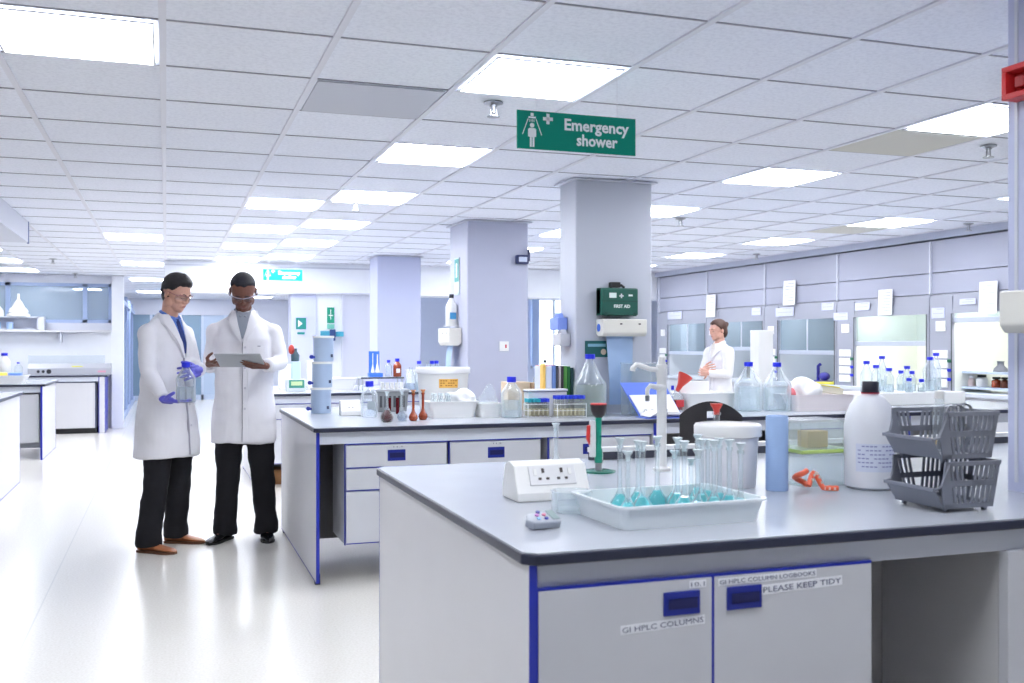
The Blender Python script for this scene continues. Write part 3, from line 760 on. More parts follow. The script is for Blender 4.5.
for n, (u, v, d, lab) in enumerate(spots):
    k = (u-512)/FPX; x, y = d*(S_+k*C_), d*(C_-k*S_)
    # keep inside the tray floor
    c, s = math.cos(-.035), math.sin(-.035); lx, ly = PF[n]
    x, y = tx+lx*c+ly*s, ty-lx*s+ly*c
    zt = CAM_H-(v-VH)/FPX*d; sc_ = min(1.03, (zt-BZ-.006)/.2)
    if F0 is None:
        F0 = vol_flask('volumetric_flask', (x, y, Z9+.005), .029, .183, lab, CYAN, stopper=M('clear_stopper', (220, 230, 234), .25), group=FG, neck_r=.0068)
        F0.scale = (1, 1, sc_)
    else: dup(F0, (x, y, Z9+.005), 0, lab, scale=(1, 1, sc_))
for n, (dx, dy, lab) in enumerate(((-.06, .07, 'cyan flask low at the rear of the tray left of the gap'), (.03, -.09, 'cyan flask at the front wall of the tray'), (.13, .0, 'cyan flask in the crowded end of the tray'))):
    pass
# single flask behind the socket box, red stoppered flask behind the bucket
vol_flask('volumetric_flask', (*at(556, 470, BZ), Z9), .026, .155, 'empty clear flask with frosted stopper standing behind the sloping socket box', None, stopper=M('clear_stopper', (220, 230, 234), .25), neck_r=.008)
vol_flask('volumetric_flask', (1.80, 3.04, Z9), .034, .235, 'clear flask with a red stopper behind the white bucket', None, stopper=M('red_stopper', (214, 66, 58), .4), neck_r=.011, st_h=.03)
# upright pipettor
px_, py_ = at(598.5, 472, BZ)
r = empty('upright_pipettor', (px_, py_, Z9), 0, 'upright green pipettor with black cup top and red and white clip', 'pipettor')
MB().lathe([(0, 0), (.062, 0), (.064, .004), (.05, .007), (0, .008)], seg=28).build('glass_foot', G('green_tint_glass', (110, 206, 190), .3), r, smooth=True)
MB().lathe([(.0, .006), (.013, .006), (.012, .03), (.009, .036), (0, .036)], seg=18).build('nozzle', STEEL, r, smooth=True)
MB().lathe([(0, .034), (.014, .034), (.0155, .06), (.0135, .085), (.011, .09), (.012, .2), (0, .2)], seg=18).build('barrel', M('teal_green_plastic', (18, 150, 122), .35), r, smooth=True)
MB().lathe([(0, .198), (.010, .198), (.022, .21), (.029, .228), (.0305, .248), (0, .248)], seg=24).build('cup', M('black_rubber', (52, 44, 48), .5), r, smooth=True)
MB().lathe([(0, .248), (.0306, .248), (.0306, .2525), (0, .2525)], seg=24).build('cup_rim', M('coral_rim', (214, 70, 70), .4), r, smooth=True)
MB().box(-.036, -.012, -.008, .008, .055, .19).build('clip_body', WPL, r, bevel=.005)
MB().prism([(-.048, .12), (-.036, .1), (-.034, .175), (-.046, .172)], .014, Matrix.Translation((0, .007, 0)) @ Matrix.Rotation(PI/2, 4, 'X')).build('clip_lever', M('red_plastic', (214, 52, 48), .4), r, bevel=.003)
# lab tap
r = empty('lab_tap', (1.745, 3.34, Z9), 0, 'tall white laboratory water tap with curved arms behind the cyan flasks', 'tap')
MB().lathe([(0, 0), (.032, 0), (.032, .01), (.02, .016), (.0185, .02), (.0185, .345), (.021, .35), (.021, .395), (0, .397)], seg=24).build('post', WPL, r, smooth=True)
MB().tube([(0, 0, .375), (-.05, 0, .378), (-.09, .0, .392), (-.105, .0, .395), (-.118, .0, .383), (-.12, .0, .372)], .010, 12).build('spout', WPL, r, smooth=True)
MB().tube([(0, -.01, .31), (-.035, -.03, .312), (-.065, -.035, .318), (-.078, -.037, .305), (-.078, -.037, .285)], [.012, .011, .009, .008, .008], 12).build('spout', WPL, r, smooth=True)
MB().lathe([(0, 0), (.008, 0), (.009, .02), (0, .022)], (-.078, -.037, .262), seg=14).build('outlet_nozzle', STEEL, r, smooth=True)
MB().lathe([(0, 0), (.015, 0), (.012, .03), (0, .032)], (0, 0, .395), seg=16).build('handle', WPL, r, smooth=True)
# white bucket with lid
bx, by = 1.762, 2.905
r = empty('lidded_tub', (bx, by, Z9), 0, 'round white lidded bucket behind the tray of cyan flasks', 'bucket')
MB().lathe([(0, 0), (.088, 0), (.091, .005), (.1, .165), (0, .165)], seg=40).build('body', M('bucket_white', (234, 234, 238), .35), r, smooth=True)
MB().lathe([(.0, .165), (.1, .165), (.11, .168), (.111, .2), (.106, .207), (.098, .208), (.096, .203), (0, .203)], seg=40).build('lid', WPL, r, smooth=True)
# blue cylinder
MBc = MB().lathe([(0, 0), (.0345, 0), (.0355, .003), (.0355, .238), (.034, .24), (.031, .24), (.030, .236), (.030, .01), (0, .01)], seg=32)
r = empty('blue_tube', (1.862, 2.77, Z9), 0, 'upright pale blue paper roll cylinder beside the white bucket', 'roll')
MBc.build('tube', M('pale_blue_paper', (160, 188, 230), .7, var=.02), r, smooth=True)
MB().lathe([(0, .2355), (.0302, .2355), (.0302, .2375), (0, .2375)], seg=24).build('core', M('pale_blue_core', (176, 198, 232), .7), r)
# clear storage boxes
def clear_box(loc, W, D, H, label, lid=True, rz=0, mat=None):
    r = empty('storage_box', loc, rz, label, 'box')
    basinm = MB()
    w, d = W/2, D/2; t = .002
    basinm.box(-w, w, -d, -d+t, 0, H).box(-w, w, d-t, d, 0, H).box(-w, -w+t, -d+t, d-t, 0, H).box(w-t, w, -d+t, d-t, 0, H).box(-w+t, w-t, -d+t, d-t, 0, t)
    basinm.build('walls', mat or FILM, r)
    if lid: MB().box(-w-.004, w+.004, -d-.004, d+.004, H, H+.008).build('lid', mat or FILM, r, bevel=.002)
    return r
clear_box((2.075, 2.88, Z9), .20, .17, .10, 'lower clear plastic box under the lime green lid on the nearest bench')
tag(MB().box(-.1, .1, -.085, .085, 0, .012).build('box_lid', M('lime_plastic', (200, 226, 128), .4), loc=(2.075, 2.88, Z9+.1086), bevel=.003), 'lime green lid lying between the two clear plastic boxes', 'lid')
clear_box((2.06, 2.87, Z9+.121), .18, .15, .09, 'upper clear plastic box stacked on the lime green lid')
tag(MB().box(-.04, .04, -.03, .03, 0, .055).build('sample_carton', M('kraft_card', (206, 178, 120), .7, var=.04), loc=(2.07, 2.87, Z9+.1235), bevel=.002), 'small tan carton inside the upper clear plastic box', 'carton')
r = empty('tube_strip', (1.955, 2.70, Z9), .3, 'coral and white strips of sample tubes lying beside the blue cylinder', 'tube strip')
for k in range(9):
    a = k*.34; rr = .012+.0
    pts = [(.0+.03*math.sin(a*1.7), .01*k-.03, .03+.03*math.cos(a))]
p = []
for k in range(11): t = k/10; p.append((-.03+.085*t+.01*math.sin(6*t), -.035*t+.02*math.sin(4*t), max(.012, .055*math.sin(PI*min(1, t*1.25+.1))+.004)))
MB().tube(p, .0085, 8).build('strip', M('coral_plastic', (240, 108, 74), .4), r, smooth=True)
m = MB()
for k in range(1, 10): m.box(p[k][0]-.004, p[k][0]+.004, p[k][1]-.0105, p[k][1]+.004, p[k][2]-.004, p[k][2]+.004)
m.build('tube_caps', M('cap_white', (240, 226, 214), .4), r)
r = empty('tube_strip', (1.925, 2.78, Z9), -.3, 'loose coil of orange and white tube caps behind the blue cylinder', 'tube strip')
MB().tube([(.02*math.cos(a*.7)+.03, .02*math.sin(a*.7), .012+.006*a) for a in range(9)], .009, 8).build('strip', M('coral_plastic', (240, 108, 74), .4), r, smooth=True)
# HDPE jug
r = empty('plastic_jug', (2.185, 2.72, Z9), 0, 'large translucent white plastic jug with black cap behind the grey baskets', 'bottle')
jm = M('hdpe', (226, 228, 234), .4)
MB().lathe([(0, 0), (.072, 0), (.082, .008), (.083, .15), (.083, .2), (.078, .235), (.064, .272), (.042, .298), (.027, .306), (.026, .316), (0, .317)], seg=36).build('body', jm, r, smooth=True)
MB().lathe([(0, .312), (.0285, .312), (.0285, .317), (.027, .318), (.0265, .345), (.024, .349), (0, .349)], seg=24).build('screw_cap', M('black_cap', (34, 36, 48), .35), r, smooth=True)
MB().lathe([(0, .3085), (.0295, .3085), (.0295, .3125), (0, .3125)], seg=24).build('cap_ring', M('red_ring', (180, 50, 70), .4), r, smooth=True)
lb = MB()
for k in range(13):
    a0 = math.radians(200+k*8); a1 = math.radians(200+(k+1)*8)
    if k < 12:
        v = [lb.bm.verts.new((.0842*math.cos(a), .0842*math.sin(a), z)) for a, z in ((a0, .06), (a1, .06), (a1, .15), (a0, .15))]; lb.bm.faces.new(v)
lo = lb.build('label', M('jug_label', (214, 220, 236), .6), r)
m = MB()
for j in range(6):
    for k in range(10):
        if (j*7+k*3) % 5 == 0: continue
        a0 = math.radians(205+k*8.6); a1 = math.radians(205+k*8.6+6.5); z = .14-j*.013
        v = [m.bm.verts.new((.0848*math.cos(a), .0848*math.sin(a), zz)) for a, zz in ((a0, z), (a1, z), (a1, z+.004), (a0, z+.004))]; m.bm.faces.new(v)
m.build('label_print', M('print_blue', (140, 146, 190), .6), lo)
# grey stacking baskets: open scoop towards -x, slotted sides
BK = M('basket_grey', (126, 130, 142), .45, var=.02)
def basket(loc, label):
    r = empty('stacking_basket', loc, 0, label, 'basket', 'grey stacking baskets')
    L, Wd, H = .172, .19, .132; ox = .020; oy = .008      # flare
    b = MB(); t = .004
    def P(x, y, z):   # flare outwards with height
        f = z/H; return Vector((x+(ox*f if x > L/2 else -ox*1.2*f), y+(oy*f if y > 0 else -oy*f), z))
    def plank(pts, th):     # quad thickened
        n = (pts[1]-pts[0]).cross(pts[2]-pts[0]).normalized()*th
        a = [b.bm.verts.new(p) for p in pts]; c = [b.bm.verts.new(p+n) for p in pts]
        b.bm.faces.new(a[::-1]); b.bm.faces.new(c)
        for i in range(len(pts)): b.bm.faces.new((a[i], a[(i+1) % len(pts)], c[(i+1) % len(pts)], c[i]))
    w = Wd/2
    plank([P(0, -w, 0), P(L, -w, 0), P(L, w, 0), P(0, w, 0)], t)
    for sy in (-1, 1):
        y = w*sy
        def Q(x, z): return P(x, y, z)
        th = t*(1 if sy < 0 else -1)
        xs0 = .034
        plank([Q(0, 0), Q(L, 0), Q(L, .014), Q(0, .014)], th)                       # bottom rail
        plank([Q(xs0, H-.012), Q(L, H-.012), Q(L, H), Q(xs0-.008, H)], th*1.8)       # top rail
        plank([Q(xs0, .062), Q(L, .062), Q(L, .078), Q(xs0, .078)], th)             # middle rail
        plank([Q(0, 0), Q(xs0, 0), Q(xs0, H), Q(xs0-.012, H), Q(.0, .055)], th)      # solid scooped cheek
        plank([Q(L-.007, 0), Q(L, 0), Q(L, H), Q(L-.012, H)], th)
        n = 8
        for k in range(n):
            x = xs0+.008+(L-.02-xs0)*k/(n-1); plank([Q(x-.004, .01), Q(x+.004, .01), Q(x+.004, H-.01), Q(x-.004, H-.01)], th)
    # back wall with slots
    X = lambda y, z: P(L, y, z)
    for z0, z1 in ((0, .014), (.062, .078), (H-.012, H)): plank([X(-w, z0), X(w, z0), X(w, z1), X(-w, z1)], t)
    for k in range(11):
        y = -w+.006+(Wd-.012)*k/10; plank([X(y-.0035, .01), X(y+.0035, .01), X(y+.0035, H-.01), X(y-.0035, H-.01)], t)
    b.build('slotted_body', BK, r)
    b = MB()
    # low front lip, tilted outwards
    p0 = P(0, -w, 0); p1 = P(0, w, 0)
    a = [Vector((0, -w, 0)), Vector((0, w, 0)), Vector((-.034, w+.004, .055)), Vector((-.034, -w-.004, .055))]
    v = [b.bm.verts.new(q) for q in a]; v2 = [b.bm.verts.new(q+Vector((.0035, 0, .001))) for q in a]
    b.bm.faces.new(v); b.bm.faces.new(v2[::-1])
    for i in range(4): b.bm.faces.new((v[i], v2[i], v2[(i+1) % 4], v[(i+1) % 4]))
    b.box(-.040, -.030, -w-.006, w+.006, .051, .060)
    # slanted cheeks from lip to rim
    for sy in (-1, 1):
        y = sy*(w+.004); yy = sy*(w+.012)
        b.tube([(-.034, y, .056), (-.012, y+.002*sy, .062), (.012, yy, H-.004), (.03, yy, H)], .0045, 6)
    b.build('scoop_lip', BK, r)
    b = MB()
    for x in (.012, L-.02):
        for y in (-w+.01, w-.02): b.box(x, x+.012, y, y+.01, -.010, .0)
    b.build('feet', BK, r)
    return r
bkx, bky = 2.045, 2.335
b1 = basket((bkx, bky+.0, Z9+.0105), 'lower grey slotted stacking basket standing on the worktop edge')
b2 = basket((bkx-.005, bky, Z9+.1495), 'upper grey slotted stacking basket holding glassware')
# glassware in the upper basket
r = empty('glass_clamps', (2.20, 2.34, Z9+.1545), 0, 'loops of wire and clear glass poking out of the upper grey basket', 'glassware')
m = MB()
for k in range(5):
    x = -.09+k*.026; R_ = .018+.004*(k % 2)
    m.tube([(x, -.04+.012*k, .0), (x, -.04+.012*k, .12)]+[(x+R_*(1-math.cos(a)), -.04+.012*k, .12+R_*math.sin(a)) for a in (.5, 1., 1.57, 2.1, 2.7, PI)]+[(x+2*R_, -.04+.012*k, .02)], .0022, 6)
m.build('wire_loops', STEEL, r, smooth=True)
r = empty('squeeze_bottle', (2.155, 2.375, Z9+.1545), 0, 'small clear bottle standing up out of the upper grey basket', 'bottle')
MB().lathe([(0, 0), (.02, 0), (.02, .12), (.012, .14), (.012, .16), (0, .16)], seg=18).build('body', FILM, r, smooth=True)
MB().lathe([(0, .155), (.014, .155), (.014, .178), (0, .18)], seg=16).build('cap', WPL, r, smooth=True)
# white carton behind baskets
tag(MB().box(0, .16, 0, .14, 0, .11).build('storage_carton', WPL, loc=(2.36, 2.62, Z9), bevel=.006), 'plain white box behind the grey baskets beside the nearest pillar', 'box')
tag(MB().box(0, .09, 0, .08, 0, .14).build('sample_carton', M('kraft_card', (206, 178, 120), .7, var=.04), loc=(2.47, 2.80, Z9), bevel=.003), 'tan carton standing behind the plain white box at the nearest pillar', 'carton')
# stool between the benches
r = empty('lab_stool', (2.575, 4.42, 0), math.radians(152), 'black shell backed lab stool between the first two benches', 'stool')
BKS = M('chair_black', (44, 42, 46), .5, var=.05)
MB().lathe([(0, 0), (.2, 0), (.215, .02), (.2, .045), (0, .05)], (0, 0, .62), seg=32).build('seat', BKS, r, smooth=True)
bk = MB(); rings = []
N_ = 16
outer = []
def shell(off):
    g = []
    for j in range(9):
        row = []
        for i in range(N_+1):
            a = math.radians(-44+88*i/N_); t = j/8
            top = .27+.17*math.cos(a*1.35)
            z = .72+t*top*.86; row.append(Vector((math.sin(a)*(.20+off), math.cos(a)*(.20+off)+.03*t, z)))
        g.append(row)
    return g
A, B = shell(0), shell(.014)
hole = lambda i, j: j == 6 and 7 <= i <= 8
VA = [[bk.bm.verts.new(p) for p in row] for row in A]; VB = [[bk.bm.verts.new(p) for p in row] for row in B]
for j in range(8):
    for i in range(N_):
        if hole(i, j): 
            for (p, q) in (((j, i), (j, i+1)), ((j+1, i+1), (j+1, i))): bk.bm.faces.new((VA[p[0]][p[1]], VA[q[0]][q[1]], VB[q[0]][q[1]], VB[p[0]][p[1]]))
            if i == 7: bk.bm.faces.new((VA[j][i], VB[j][i], VB[j+1][i], VA[j+1][i]))
            if i == 8: bk.bm.faces.new((VA[j][i+1], VB[j][i+1], VB[j+1][i+1], VA[j+1][i+1]))
            continue
        bk.bm.faces.new((VA[j][i], VA[j][i+1], VA[j+1][i+1], VA[j+1][i])); bk.bm.faces.new((VB[j][i], VB[j+1][i], VB[j+1][i+1], VB[j][i+1]))
for i in range(N_):
    bk.bm.faces.new((VA[0][i], VB[0][i], VB[0][i+1], VA[0][i+1])); bk.bm.faces.new((VA[8][i], VA[8][i+1], VB[8][i+1], VB[8][i]))
for j in range(8):
    bk.bm.faces.new((VA[j][0], VA[j+1][0], VB[j+1][0], VB[j][0])); bk.bm.faces.new((VA[j][N_], VB[j][N_], VB[j+1][N_], VA[j+1][N_]))
bk.build('backrest', BKS, r, smooth=True)
MB().cyl((0, 0, .08), .025, .55).build('gas_post', STEEL, r, smooth=True)
MB().tube([(0, .03, .6), (0, .16, .6), (0, .2, .65), (0, .205, .8)], .014, 8).build('back_bracket', BLACKP, r)
MB().lathe([(.19, .3), (.2, .31), (.19, .32), (.18, .31), (.19, .3)], seg=28).build('foot_ring', STEEL, r, smooth=True)
m = MB()
for k in range(5):
    a = 2*PI*k/5; m.tube([(0, 0, .1), (.27*math.cos(a), .27*math.sin(a), .06)], [.024, .016], 8)
m.build('star_base', BLACKP, r)
for k in range(5):
    a = 2*PI*k/5; MB().cyl((0, 0, -.012), .025, .024, mat=Matrix.Translation((.27*math.cos(a), .27*math.sin(a), .026)) @ Matrix.Rotation(PI/2, 4, 'X')).build('caster', BLACKP, r)

# ------------------------------------------------------------------ fixtures on the pillars
def dispenser(loc, rz, w, label, knob=True, paper_h=.0, h=.115, paper_w=None, px=0):
    """paper roll dispenser, face towards local -y"""
    r = empty('paper_dispenser', loc, rz, label, 'dispenser')
    poly = [(0, h*.15), (.03, 0), (.10, .0), (.12, h*.2), (.12, h), (0, h)]
    MB().prism([(-y, z) for y, z in poly], w, Matrix(((0, 0, 1, 0), (1, 0, 0, 0), (0, 1, 0, 0), (0, 0, 0, 1)))).build('housing', CREAM, r, bevel=.006)
    if knob: MB().cyl((0, 0, 0), .026, .016, seg=20, mat=Matrix.Translation((.012, -.05, h*.5)) @ Matrix.Rotation(-PI/2, 4, 'Y')).build('knob', M('knob_blue', (48, 104, 214), .35), r, smooth=True)
    m = MB()
    for x in (w*.38, w*.8): m.box(x, x+.016, -.1225, -.119, h*.68, h*.76)
    m.build('fixing', M('fixing_dark', (60, 54, 60), .5), r)
    if paper_h:
        pw = paper_w or w*.6; x0 = px or w*.2
        rows = []
        for k in range(9):
            t = k/8; yy = -.05-.02*math.sin(t*3); rows.append([(x0+.02*t*math.sin(t*2), yy, -paper_h*t), (x0+pw-.03*t, yy-.012, -paper_h*t), (x0+pw-.03*t, yy-.010, -paper_h*t), (x0+.02*t*math.sin(t*2), yy+.002, -paper_h*t)])
        MB().loft(rows).build('paper_sheet', M('blue_paper', (160, 186, 222), .7, var=.03), r)
    return r
# first aid kit and dispenser on the tall pillar's front
r = empty('first_aid_kit', (2.745, 6.205, 1.565), 0, 'dark green first aid case mounted on the tall grey pillar', 'first aid kit')
GRK = M('first_aid_green', (22, 86, 74), .4)
MB().box(0, .275, -.09, 0, 0, .185).build('case', GRK, r, bevel=.012)
MB().box(.004, .271, -.0915, -.0895, .095, .098).build('lid_seam', M('seam_dark', (12, 52, 46), .5), r)
h = MB().tube([(.09, -.045, .185), (.1, -.045, .205), (.17, -.045, .205), (.19, -.045, .19)], .009, 8).box(.085, .15, -.07, -.02, .19, .225); h.build('handle', BLACKP, r)
WT2 = M('kit_white', (222, 232, 230), .5)
MB().box(.058, .11, -.0925, -.0905, .118, .152).build('card', WT2, r)
MB().box(.132, .162, -.0925, -.0905, .127, .137).box(.142, .152, -.0925, -.0905, .117, .147).build('cross', WT2, r)
MB().box(.2, .23, -.0925, -.0905, .13, .142).build('logo_mark', WT2, r)
text_part('lettering', 'FIRST AID', .03, WT2, r, (.092, -.0915, .052), FRONT, width=.12, bold=.001)
for x in (.02, .235): MB().box(x, x+.022, -.096, -.088, -.004, .02).build('catch', M('catch_green', (16, 70, 62), .4), r)
MB().box(.0, .02, -.07, -.01, .0, .185).build('hinge_side', GRK, r)
dispenser((2.745, 6.205, 1.425), 0, .325, 'cream paper towel dispenser below the first aid case with blue paper hanging', paper_h=.46, px=.055, paper_w=.19)
r = empty('notice_plate', (2.665, 6.206, 1.285), 0, 'green notice plate on the tall pillar, half hidden by the clear carboy', 'sign')
MB().box(0, .17, -.004, 0, 0, .11).build('plate', M('dark_teal_sign', (24, 92, 92), .4), r); MB().box(.02, .15, -.0055, -.0042, .07, .09).build('stripe', M('pale_teal', (130, 180, 200), .5), r)
MB().lathe([(0, 0), (.02, 0), (.02, .001), (0, .001)], seg=20, mat=Matrix.Translation((.135, -.004, .035)) @ Matrix.Rotation(PI/2, 4, 'X')).build('emblem', M('beige_emblem', (206, 190, 170), .5), r)
def wall_box(loc, label, c1, rz=-PI/2, w=.13, h=.085, d=.07):
    r = empty('glove_dispenser', loc, rz, label, 'dispenser')
    MB().box(0, w, -d, 0, 0, h).build('box', c1, r, bevel=.004)
    MB().prism([(w*.2, h), (w*.8, h), (w*.65, h*1.35), (w*.35, h*1.4)], d*.5, Matrix.Translation((0, -d*.2, 0)) @ Matrix.Rotation(PI/2, 4, 'X')).build('tissue_tuft', c1, r)
    return r
wall_box((2.594, 6.50, 1.47), 'blue and white glove dispenser on the narrow side of the tall pillar', M('glove_box_blue', (128, 152, 226), .5), w=.16)
wall_box((2.594, 6.44, 1.36), 'grey dispenser below the blue one on the narrow side of the tall pillar', M('glove_box_grey', (196, 198, 206), .5), w=.15)
# second pillar
r = empty('wall_telephone', (3.0, 8.595, 2.10), 0, 'small dark blue framed device on the upper edge of the middle pillar', 'device')
MB().box(0, .12, -.05, 0, 0, .085).build('frame', M('navy_plastic', (40, 48, 92), .4), r, bevel=.012); MB().box(.02, .1, -.054, -.049, .02, .065).build('screen', M('screen_pale', (190, 200, 220), .3), r, bevel=.004)
MB().box(.118, .135, -.03, -.01, .03, .14).build('bracket', M('navy_plastic', (40, 48, 92), .4), r)
r = empty('fused_switch', (2.85, 8.598, 1.31), 0, 'white wall switch with a small red rocker on the middle pillar', 'switch')
MB().box(0, .088, -.012, 0, 0, .088).build('plate', WPL, r, bevel=.003); MB().box(.052, .066, -.015, -.011, .028, .06).build('rocker', M('rocker_red', (196, 40, 70), .4), r)
r = empty('hazard_sign', (2.546, 9.0, 1.83), -PI/2, 'narrow teal and white safety sign on the side of the middle pillar', 'sign')
MB().box(0, .16, -.004, 0, 0, .34).build('plate', M('sign_pale', (206, 226, 230), .5), r); MB().box(.01, .15, -.006, -.0042, .12, .33).build('green_field', M('sign_teal', (60, 152, 150), .5), r)
MB().box(.06, .10, -.0075, -.006, .16, .29).build('symbol', WPL, r)
r = reagent_bottle('soap_bottle', (2.50, 8.95, 1.545), .055, .29, 'white plastic soap bottle on a bracket at the middle pillar', fill=0, glass=WPL, cap=M('black_cap', (34, 36, 48), .35), neck=.3)
MB().box(-.03, .03, -.057, -.054, .06, .12).build('label', M('sky_label', (70, 150, 200), .5), r)
MB().box(-.06, .05, -.07, .07, -.007, 0).build('bracket', WPL, r)
dispenser((2.546, 9.15, 1.36), -PI/2, .38, 'cream dispenser with blue knob and hanging blue paper on the middle pillar', paper_h=.38, h=.16)
# nearest pillar
dispenser((2.562, 2.44, 1.405), -PI/2, .30, 'white paper dispenser with hanging blue paper on the nearest pillar', knob=False, paper_h=.33, h=.13)
r = empty('fire_sounder', (2.562, 2.485, 2.14), -PI/2, 'square red fire alarm sounder high on the nearest pillar', 'alarm')
RED = M('alarm_red', (206, 44, 48), .4)
MB().box(0, .11, -.022, 0, 0, .104).build('back_box', RED, r, bevel=.003)
fr = MB().box(.0, .11, -.065, -.022, 0, .018).box(0, .11, -.065, -.022, .086, .104).box(0, .018, -.065, -.022, .018, .086).box(.092, .11, -.065, -.022, .018, .086); fr.build('front_frame', RED, r, bevel=.002)
MB().box(.036, .074, -.05, -.022, .034, .07).build('horn', M('alarm_dark_red', (168, 34, 40), .4), r, bevel=.004)
tag(MB().box(0, .05, -.012, 0, 0, .05).build('call_point', WPL, loc=(2.565, 2.42, 2.055), rz=-PI/2, bevel=.003), 'small white sensor under the red sounder on the nearest pillar', 'sensor')

# ================================================================== PEOPLE
def skin_mat(name, rgb): return M(name, rgb, .5, var=.05, scale=14, bump=.04, bscale=90)
def cloth(name, rgb, b=.35, sc_=9): return M(name, rgb, .8, var=.02, scale=5, bump=b, bscale=sc_)
COAT = cloth('coat_cotton', (232, 231, 236)); TROU = M('trouser_black', (34, 34, 38), .85, var=.08, scale=6, bump=.5, bscale=12, spec=.2)
def sup(cx, cy, z, rx, ry, n=28, p=2.4, tilt=0.):
    out = []
    for k in range(n):
        a = 2*PI*k/n; c, s = math.cos(a), math.sin(a)
        x = rx*math.copysign(abs(c)**(2/p), c); y = ry*math.copysign(abs(s)**(2/p), s)
        out.append((cx+x, cy+y, z+tilt*y))
    return out
def interp(secs, z):
    for a, b in zip(secs, secs[1:]):
        if min(a[0], b[0]) <= z <= max(a[0], b[0]):
            t = (z-a[0])/(b[0]-a[0]) if b[0] != a[0] else 0
            return [p+(q-p)*t for p, q in zip(a, b)]
    return list(secs[0] if abs(z-secs[0][0]) < abs(z-secs[-1][0]) else secs[-1])
def front_y(secs, x, z, p=2.4):
    _, cx, cy, rx, ry = interp(secs, z)[:5]
    t = min(.98, abs((x-cx)/rx)); return cy-ry*(1-t**p)**(1/p)
def patch(secs, rows, off, th=.004, nx=8):
    """cloth piece lying on the front of a lofted garment; rows = (z, x0, x1)"""
    m = MB(); F = []; Bk = []
    fine = []
    for a, b in zip(rows, rows[1:]):
        n = max(1, int(abs(a[0]-b[0])/.02))
        for k in range(n): t = k/n; fine.append([p+(q-p)*t for p, q in zip(a, b)])
    fine.append(rows[-1])
    for z, x0, x1 in fine:
        f, b = [], []
        for i in range(nx+1):
            x = x0+(x1-x0)*i/nx; y = front_y(secs, x, z)-off
            f.append(m.bm.verts.new((x, y, z))); b.append(m.bm.verts.new((x, y+th+off, z)))
        F.append(f); Bk.append(b)
    for j in range(len(F)-1):
        for i in range(nx):
            m.bm.faces.new((F[j][i], F[j][i+1], F[j+1][i+1], F[j+1][i])); m.bm.faces.new((Bk[j][i], Bk[j+1][i], Bk[j+1][i+1], Bk[j][i+1]))
        m.bm.faces.new((F[j][0], F[j+1][0], Bk[j+1][0], Bk[j][0])); m.bm.faces.new((F[j][nx], Bk[j][nx], Bk[j+1][nx], F[j+1][nx]))
    for i in range(nx):
        m.bm.faces.new((F[0][i], Bk[0][i], Bk[0][i+1], F[0][i+1])); m.bm.faces.new((F[-1][i], F[-1][i+1], Bk[-1][i+1], Bk[-1][i]))
    return m
def hand(m, wrist, fdir, palm, thumb_side, curls, inflate=0., spread=.12, thumb_curl=.5, k=1.):
    """palm + four fingers + thumb as capsules. fdir: wrist to knuckles, palm: direction the palm faces, thumb_side: +1/-1"""
    w = Vector(wrist); f = Vector(fdir).normalized(); n = Vector(palm); n = (n-f*n.dot(f)).normalized(); s = f.cross(n)*thumb_side
    def P(a, b, c=0): return w+f*a*k+s*b*k+n*c*k
    i_ = inflate
    for a, b in ((.034, .024), (.011, .009), (-.012, -.010), (-.033, -.027)):
        m.caps(P(.015, b), P(.088-abs(a)*.14, a), .0125*k+i_, .0115*k+i_, 10)
    m.caps(P(.0, 0), P(.045, 0), .0225*k+i_, .022*k+i_, 12)
    L = ((.042, .026, .020), (.047, .029, .021), (.043, .027, .020), (.034, .021, .018))
    for q, (b, ls) in enumerate(zip((.034, .011, -.012, -.033), L)):
        p = P(.088-abs(b)*.14, b); d = (f+s*(b/.034)*spread).normalized(); c = curls[q]; r = (.0092, .0095, .009, .0082)[q]*k
        bd = n
        for h, l in enumerate(ls):
            ang = c*(.85, 1.0, .7)[h]
            ax = d.cross(n); ax = ax.normalized() if ax.length > 1e-4 else s
            R_ = Matrix.Rotation(ang, 3, f.cross(n).normalized())
            d = (R_ @ d).normalized(); q2 = p+d*l*k
            m.caps(p, q2, r*(1-.07*h)+i_, r*(.93-.08*h)+i_, 10); p = q2
    t0 = P(.018, .020, .006); d = (f*.55+s*.75+n*.35).normalized()
    for h, l in enumerate((.042, .032, .026)):
        t1 = t0+d*l*k; m.caps(t0, t1, (.0135-.0015*h)*k+i_, (.012-.0015*h)*k+i_, 10); t0 = t1
        d = (d+(f*.5-s*.35+n*.35)*thumb_curl).normalized()
    return m
